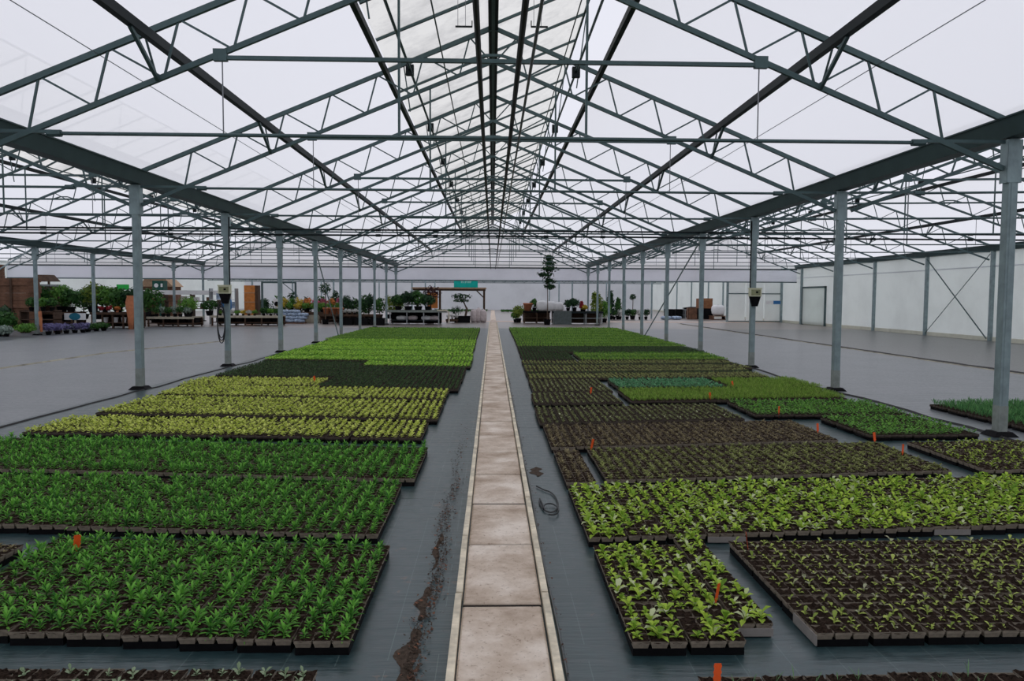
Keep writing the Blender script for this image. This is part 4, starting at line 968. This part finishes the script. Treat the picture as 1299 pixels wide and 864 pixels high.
part('body', MB().box(-.75, .75, -.5, .5, .5, 1.5), M['white'], t); part('opening', MB().lathe([(.16, -.01), (.16, .02)], 14), M['black'], t).matrix_local = Matrix.Translation((-.55, -.5, 1.15)) @ Matrix.Rotation(PI / 2, 4, 'X')
for x in (-.6, .6): part('leg', MB().box(x - .05, x + .05, -.4, .4, 0, .5), M['grey'], t)
# hedge block, bag stack, flower tables
for i in range(4): shrub(-14.6 + .45 * i, 47.6, .3, .3, .65, 'dk', f'clipped dark hedge plant before the white container, {ORD[i+1]} from left', n=110, s=.06, group='clipped hedge plants')
for j in range(4):
    for i in range(3 - (j == 3)):
        bag(-13.05 + .62 * i + .1 * j, 46.2 + .05 * j, .05 + .19 * j, .36, .3, .11, 'bluebag', f'blue and white plastic sack, {ORD[i+1]} from left in layer {("one", "two", "three", "four")[j]} of the pile', 'blue and white sacks')
tag(part('pallet', MB().box(-1.0, 1.0, -.4, .4, 0, .05), M['wood'], None, (-12.45, 46.2, 0)), 'flat wooden pallet under the pile of sacks', 'pallet')
bench(-14.0, -8.9, 49.0, 1.0, .62, 'flower table behind the blue and white sacks', 'darkwood', False, 'flower_table', 5)
FL = [('ye', 'yellow'), ('lg', 'green'), ('ye', 'yellow'), ('or', 'orange'), ('pk', 'pink'), ('pk', 'pink'), ('or', 'orange'), ('pk', 'pink')]
for i, (k, cn) in enumerate(FL):
    for j in range(2): shrub(-13.7 + .52 * i, 49.2 + .5 * j, .62, .30, .62 + .32 * j, k if not (j == 0 and k in ('pk', 'or')) else 'lg', f'{cn if not (j == 0 and k in ("pk", "or")) else "leafy green"} bedding plant in the {("front", "back")[j]} row of the flower table, {ORD[i+1]} from left', 'bedding_plant', n=110, s=.06)
crate(-11.2, 47.0, 0, .38, .3, .5, 'beige', 'beige slatted crate right of the sacks')
tag(part('white_card', MB().box(-.13, .13, -.01, .01, 0, .18), M['white'], None, (-11.6, 49.05, .64)), 'white card standing among the flowers', 'card')
standard(-9.95, 45.0, 0, .42, 2.55, 'dk', 'dark clipped standard tree in front of the pergola posts')
for i in range(3): tag(part('terracotta_pot', MB().lathe([(.15, 0), (.22, .36), (.24, .36), (.24, .42), (.2, .42), (.18, .36)], 12), M['terracotta'], None, (-10.2 + .42 * i, 46.4, .55), True), f'terracotta pot on the dark stand, {ORD[i+1]} from left', 'pot', 'terracotta pots')
bench(-10.6, -6.9, 46.2, .9, .55, 'dark low stand with terracotta pots left of the grey bench', 'darkwood', False, 'display_stand', 5, .25)
for i in range(4): shrub(-9.1 + .3 * i, 46.5, .55, .17, .34, 'wh', f'white flowering plant on the dark stand, {ORD[i+1]} from left', 'flowering_plant', n=70, s=.045)
DK = [(-9.2, 48.2, .6, 1.5, 'dk'), (-8.5, 48.0, .5, 1.3, 'g'), (-7.9, 48.3, .55, 1.6, 'dk'), (-7.2, 48.2, .5, 1.35, 'g'), (-6.6, 48.5, .45, 1.45, 'yg'), (-6.0, 48.4, .45, 1.5, 'yg')]
for i, a in enumerate(DK): shrub(a[0], a[1], .25, a[2], a[3], a[4], f'{"yellow green" if a[4] == "yg" else "dark glossy" if a[4] == "dk" else "green"} shrub in the row behind the dark stand, {ORD[i+1]} from left', n=200, s=.075)
for i in range(3): crate(-8.5 + .9 * i, 44.0, 0, .4, .3, .42, 'black', f'black crate at the edge of the cross floor, {ORD[i+1]} from left', group='black crates')
# long grey bench and plants on it
t = thing('rolling_bench', 'long grey bench on pipe legs with bent end tube, left of the path', 'bench', (-4.5, 45.0, 0))
part('bench_top', MB().box(-1.75, 1.75, -.1, 1.2, .76, .82), M['bench_grey'], t); part('rim', MB().box(-1.78, 1.78, -.14, -.1, .74, .87).box(-1.78, 1.78, 1.2, 1.24, .74, .87), M['bench_grey'], t)
part('bent_tube', MB().tube([(1.2, -.16, .86), (1.75, -.16, .86), (1.88, -.16, .78), (1.92, -.16, .62), (1.92, -.16, .1)], .035, 8), M['kerb'], t)
for x in (-1.6, -.6, .4, 1.3):
    for y in (-.05, 1.15): part('leg', MB().box(x - .03, x + .03, y - .03, y + .03, 0, .76), M['grey'], t)
part('lower_shelf', MB().box(-1.6, 1.3, 0, 1.1, .22, .26), M['dark_steel'], t); part('undershelf_shade', MB().box(-1.7, 1.4, 1.12, 1.14, .05, .72), M['black'], t)  # black sheet added at the back for the shade beneath the bench top
for i, x in enumerate((-5.5, -4.8, -4.0, -3.5)): bag(x, 45.5, .26, .3, .2, .13, ('white', 'pinkbag')[i % 2], f'pale sack on the lower shelf of the grey bench, {ORD[i+1]} from left', 'sacks under the grey bench')
for i, (x, r, h, k) in enumerate(((-5.7, .5, 1.0, 'g'), (-5.1, .6, 1.25, 'dk'), (-4.5, .62, 1.2, 'g'), (-3.9, .5, .95, 'dk'))): shrub(x, 45.7, .82, r, h, k, f'dense green shrub on the grey bench, {ORD[i+1]} from left', n=260, s=.08)
t = thing('red_maple', 'dark red leaved small tree behind the grey bench', 'tree', (-3.9, 47.2, 0))
part('pot', MB().lathe([(.22, 0), (.3, .4), (.27, .4), (.25, .36)], 12), M['black'], t)
part('trunk', MB().tube([(0, 0, .3), (.06, 0, .9), (-.05, 0, 1.5), (.1, 0, 2.0)], [.06, .05, .04, .02], 7), M['trunk'], t)
mb = MB(); cards(mb, 200, (.15, 0, 1.95), (.65, .5, .45), .09); cards(mb, 120, (-.35, 0, 1.5), (.5, .4, .3), .09); part('crown', mb, LG['rd'], t)
t = thing('pergola', 'timber pergola with brown posts left of the path end', 'pergola', (-2.6, 50.3, 0))
for x in (-2.4, -.9, 2.05):
    part('post', MB().box(x - .07, x + .07, -.07, .07, 0, 2.1), M['darkwood'], t)
part('beam', MB().box(-2.7, 2.15, -.08, .08, 2.08, 2.22), M['darkwood'], t); part('fascia', MB().box(-2.75, 2.2, -.2, -.08, 2.2, 2.3), M['tanwood'], t)
part('knee_brace', MB().bar((2.0, 0, 1.65), (1.55, 0, 2.1), .08), M['darkwood'], t)
part('orange_screen', MB().box(-1.75, -1.05, .1, .14, .9, 1.95), M['orangewood'], t)
t = thing('cloud_tree', 'cloud pruned dark tree in a black tub under the teal sign', 'tree', (-1.95, 49.0, 0))
part('tub', MB().box(-.5, .5, -.35, .35, 0, .42).box(-.53, .53, -.38, .38, .38, .44), M['black'], t)
part('trunk', MB().tube([(.2, 0, .4), (.3, 0, .9), (.1, 0, 1.3), (-.1, 0, 1.6)], [.08, .07, .05, .03], 7), M['trunk'], t)
mb = MB(); cards(mb, 170, (-.1, 0, 1.72), (.75, .5, .2), .08); cards(mb, 110, (-.05, 0, 1.45), (.6, .4, .15), .08); cards(mb, 90, (-.4, -.1, .8), (.42, .3, .3), .08); part('crown', mb, LG['dk'], t)
for i in range(3): shrub(-2.85 + .26 * i, 48.6, .22, .13, .3, 'wh', f'small white flowering plant beside the black tub, {ORD[i+1]} from left', 'flowering_plant', n=60, s=.045)
bench(-3.0, -2.2, 48.4, .4, .22, 'little low bench for white flowers beside the black tub', 'darkwood', False, 'plant_stand', 2)
for i in range(3): bag(-1.25 + .33 * i, 49.7 + .1 * (i % 2), 0, .22, .2, .42 + .05 * (i == 1), 'pinkbag', f'upright pale sack leaning by the pergola post, {ORD[i+1]} from left', 'sacks by the pergola')
t = thing('hanging_sign', 'teal banner sign with small pale lettering hanging above the pergola', 'sign', (-1.9, 54.0, 0))
part('sheet', MB().box(-.86, .86, -.012, .012, 2.33, 2.9), M['teal'], t)
mb = MB()
lm = flat('pale_teal_lettering', (.42, .75, .70), .5)
for x, w in ((-.34, .03), (-.24, .03), (-.14, .03), (-.04, .03), (.10, .03), (.20, .03), (.30, .03)): mb.box(x, x + w, -.017, -.012, 2.66, 2.80)
for x in (-.31, -.01, .13, .23, .33): mb.box(x, x + .07, -.017, -.012, 2.77, 2.80); mb.box(x, x + .05, -.017, -.012, 2.715, 2.74)
part('lettering', mb, lm, t)
for x in (-.8, .8): part('cord', MB().bar((x, 0, 2.9), (x, 0, 3.36), .012), M['wire'], t)
# right of the path: tables, tree, bags
bench(2.0, 3.75, 48.2, .9, .78, 'dark table with white sacks right of the path end', 'black', False, 'display_table', 3, .35)
shrub(1.75, 49.6, 0, .45, 1.2, 'yg', 'yellow green bush at the path corner', n=170, s=.075); shrub(1.55, 50.0, 0, .35, .7, 'lg', 'light green bush low at the path corner', n=150, s=.07)
tag(part('terracotta_pot', MB().lathe([(.2, 0), (.3, .45), (.32, .45), (.32, .52), (.26, .52), (.24, .46)], 12), M['terracotta'], None, (2.3, 48.5, .78), True), 'terracotta pot on the dark table right of the path', 'pot')
shrub(2.75, 48.9, .78, .36, .75, 'g', 'green plant between terracotta pot and white sacks', n=150, s=.07)
for i, x in enumerate((3.2, 3.75, 4.3)): bag(x, 48.3, .80, .34, .3, .34 - .03 * i, 'white', f'large white sack on the dark tables, {ORD[i+1]} from left', 'white sacks on the tables')
bench(3.75, 6.9, 46.4, 1.0, .80, 'long dark grey bench right of the tall potted tree', 'dark_steel', False, 'rolling_bench', 4, .4, 'grey')
tag(part('side_board', MB().box(-.55, .55, -.02, .02, 0, .85), flat('dark_grey_board', (.09, .11, .11), .6), None, (4.35, 46.2, 0)), 'grey board leaning on the near end of the long dark bench', 'board')
t = thing('tall_tree', 'tall slender tree with sparse crown in a black pot at the bed end', 'tree', (3.35, 45.6, 0))
part('pot', MB().lathe([(.17, 0), (.23, .32), (.25, .34), (.22, .34), (.2, .3)], 14), M['black'], t)
part('trunk', MB().tube([(0, 0, .28), (.02, 0, 1.4), (-.02, 0, 2.6), (.03, 0, 3.9)], [.03, .026, .02, .008], 7), M['trunk'], t)
mb = MB()
for z, r, ox in ((2.35, .4, .15), (2.7, .5, .1), (3.05, .62, -.15), (3.4, .6, .12), (3.75, .5, .12), (4.05, .36, .1)): cards(mb, 75, (ox, 0, z), (r, r * .8, .22), .12, .3)
part('crown', mb, LG['dk'], t)
for i in range(7):
    a = random.uniform(0, 6.28); z = 2.3 + .25 * i; part('branch', MB().tube([(0, 0, z), (.35 * math.cos(a), .25 * math.sin(a), z + .3)], [.012, .005], 5), M['trunk'], t)
for i, (x, r, h, k) in enumerate(((4.75, .3, .75, 'dk'), (5.15, .35, .85, 'dk'), (5.6, .2, .7, 're'), (5.75, .25, .4, 'ye'))):
    shrub(x, 46.9, .80, r, h, k, f'{("dark spiky", "dark bushy", "slim dark red", "low yellow")[i]} plant on the long dark bench', n=150, s=.07, conic=(i == 2))
shrub(7.0, 50.0, 0, .5, 2.1, 'yg', 'tall loose yellow green shrub at the end of the dark bench', n=280, s=.09)
shrub(7.55, 50.4, 0, .5, 1.45, 'lg', 'broad green shrub right of the yellow green one', n=240, s=.085)
shrub(9.0, 57.0, 0, .55, 2.5, 'dk', 'tall dark conifer behind the right post row', n=300, s=.1, conic=True)
shrub(9.7, 57.6, 0, .45, 1.9, 'g', 'green conifer beside the tall dark conifer', n=240, s=.09, conic=True)
t = standard(10.9, 58.0, 0, .28, 2.0, 'dk', 'clipped ball tree on a thin stem beyond the right posts')
for i in range(6): shrub(9.3 + .5 * i, 57.0 + .3 * (i % 2), 0, .33, .8, ('g', 'wh', 'dk')[i % 3], f'low mixed potted plant behind the right posts, {ORD[i+1]} from left', n=110, s=.07)
# right end: bins, table, boxes, bulk bag
for i in range(2): crate(14.6 + .85 * i, 61.5, 0, .36, .35, .75, 'black', f'black bin by the white side wall, {("left", "right")[i]} one of two', 'bin', 'bin')
bench(15.6, 17.0, 60.5, .7, .75, 'pale work table with dark cloth between bin and brown box', 'grey', False, 'work_table', 2, .3, 'grey')
tag(part('dark_cloth', MB().blob((0, 0, .1), (.75, .35, .12), 0, 12, 6, .2), M['black'], None, (16.3, 60.85, .74), True), 'dark cloth heaped on the pale work table', 'cloth')
crate(16.95, 59.6, .0, .6, .45, .85, 'black', 'large black crate under the brown box')
t = thing('brown_box', 'large brown cardboard box on the black crate', 'box', (16.95, 59.6, .86)); part('body', MB().box(-.55, .55, -.4, .4, 0, .78), flat('brown_cardboard', (.23, .10, .045), .8), t); part('flap', MB().box(-.55, .55, -.42, -.4, .6, .8), flat('cardboard_flap', (.26, .12, .06), .8), t)
crate(15.8, 59.0, 0, .35, .3, .9, 'wood', 'brown slatted crate left of the large brown box')
bag(17.65, 58.2, .3, .52, .4, .42, 'white', 'big white bulk bag right of the brown box'); bag(18.35, 57.6, 0, .3, .28, .22, 'pinkbag', 'small pale sack in front of the white bulk bag')
tag(part('pallet', MB().box(-.6, .6, -.5, .5, .0, .04).box(-.6, .6, -.5, .5, .26, .3).box(-.55, -.45, -.5, .5, .04, .26).box(.45, .55, -.5, .5, .04, .26), M['wood'], None, (17.65, 58.2, 0)), 'wooden pallet under the white bulk bag', 'pallet')
for i in range(2): bag(13.4 + .8 * i, 57.5, 0, .4, .3, .14, 'bluebag', f'flat bluish sack on the cross path, {("left", "right")[i]} one', 'sacks on the cross path')
# green strips of plants in the far house
for i, (x0, x1) in enumerate(((-6.0, -.6), (1.0, 5.6))):
    mb = MB()
    for k in range(500): mb.v and None; cards(mb, 1, (random.uniform(x0, x1), 80 + random.uniform(-1.2, 1.2), .22), (.1, .1, .12), .14)
    o = tag(part('foliage', mb, LG['g'], None), f'strip of low green plants in the far house, {("left", "right")[i]} of the path', 'plants'); stuff(o)
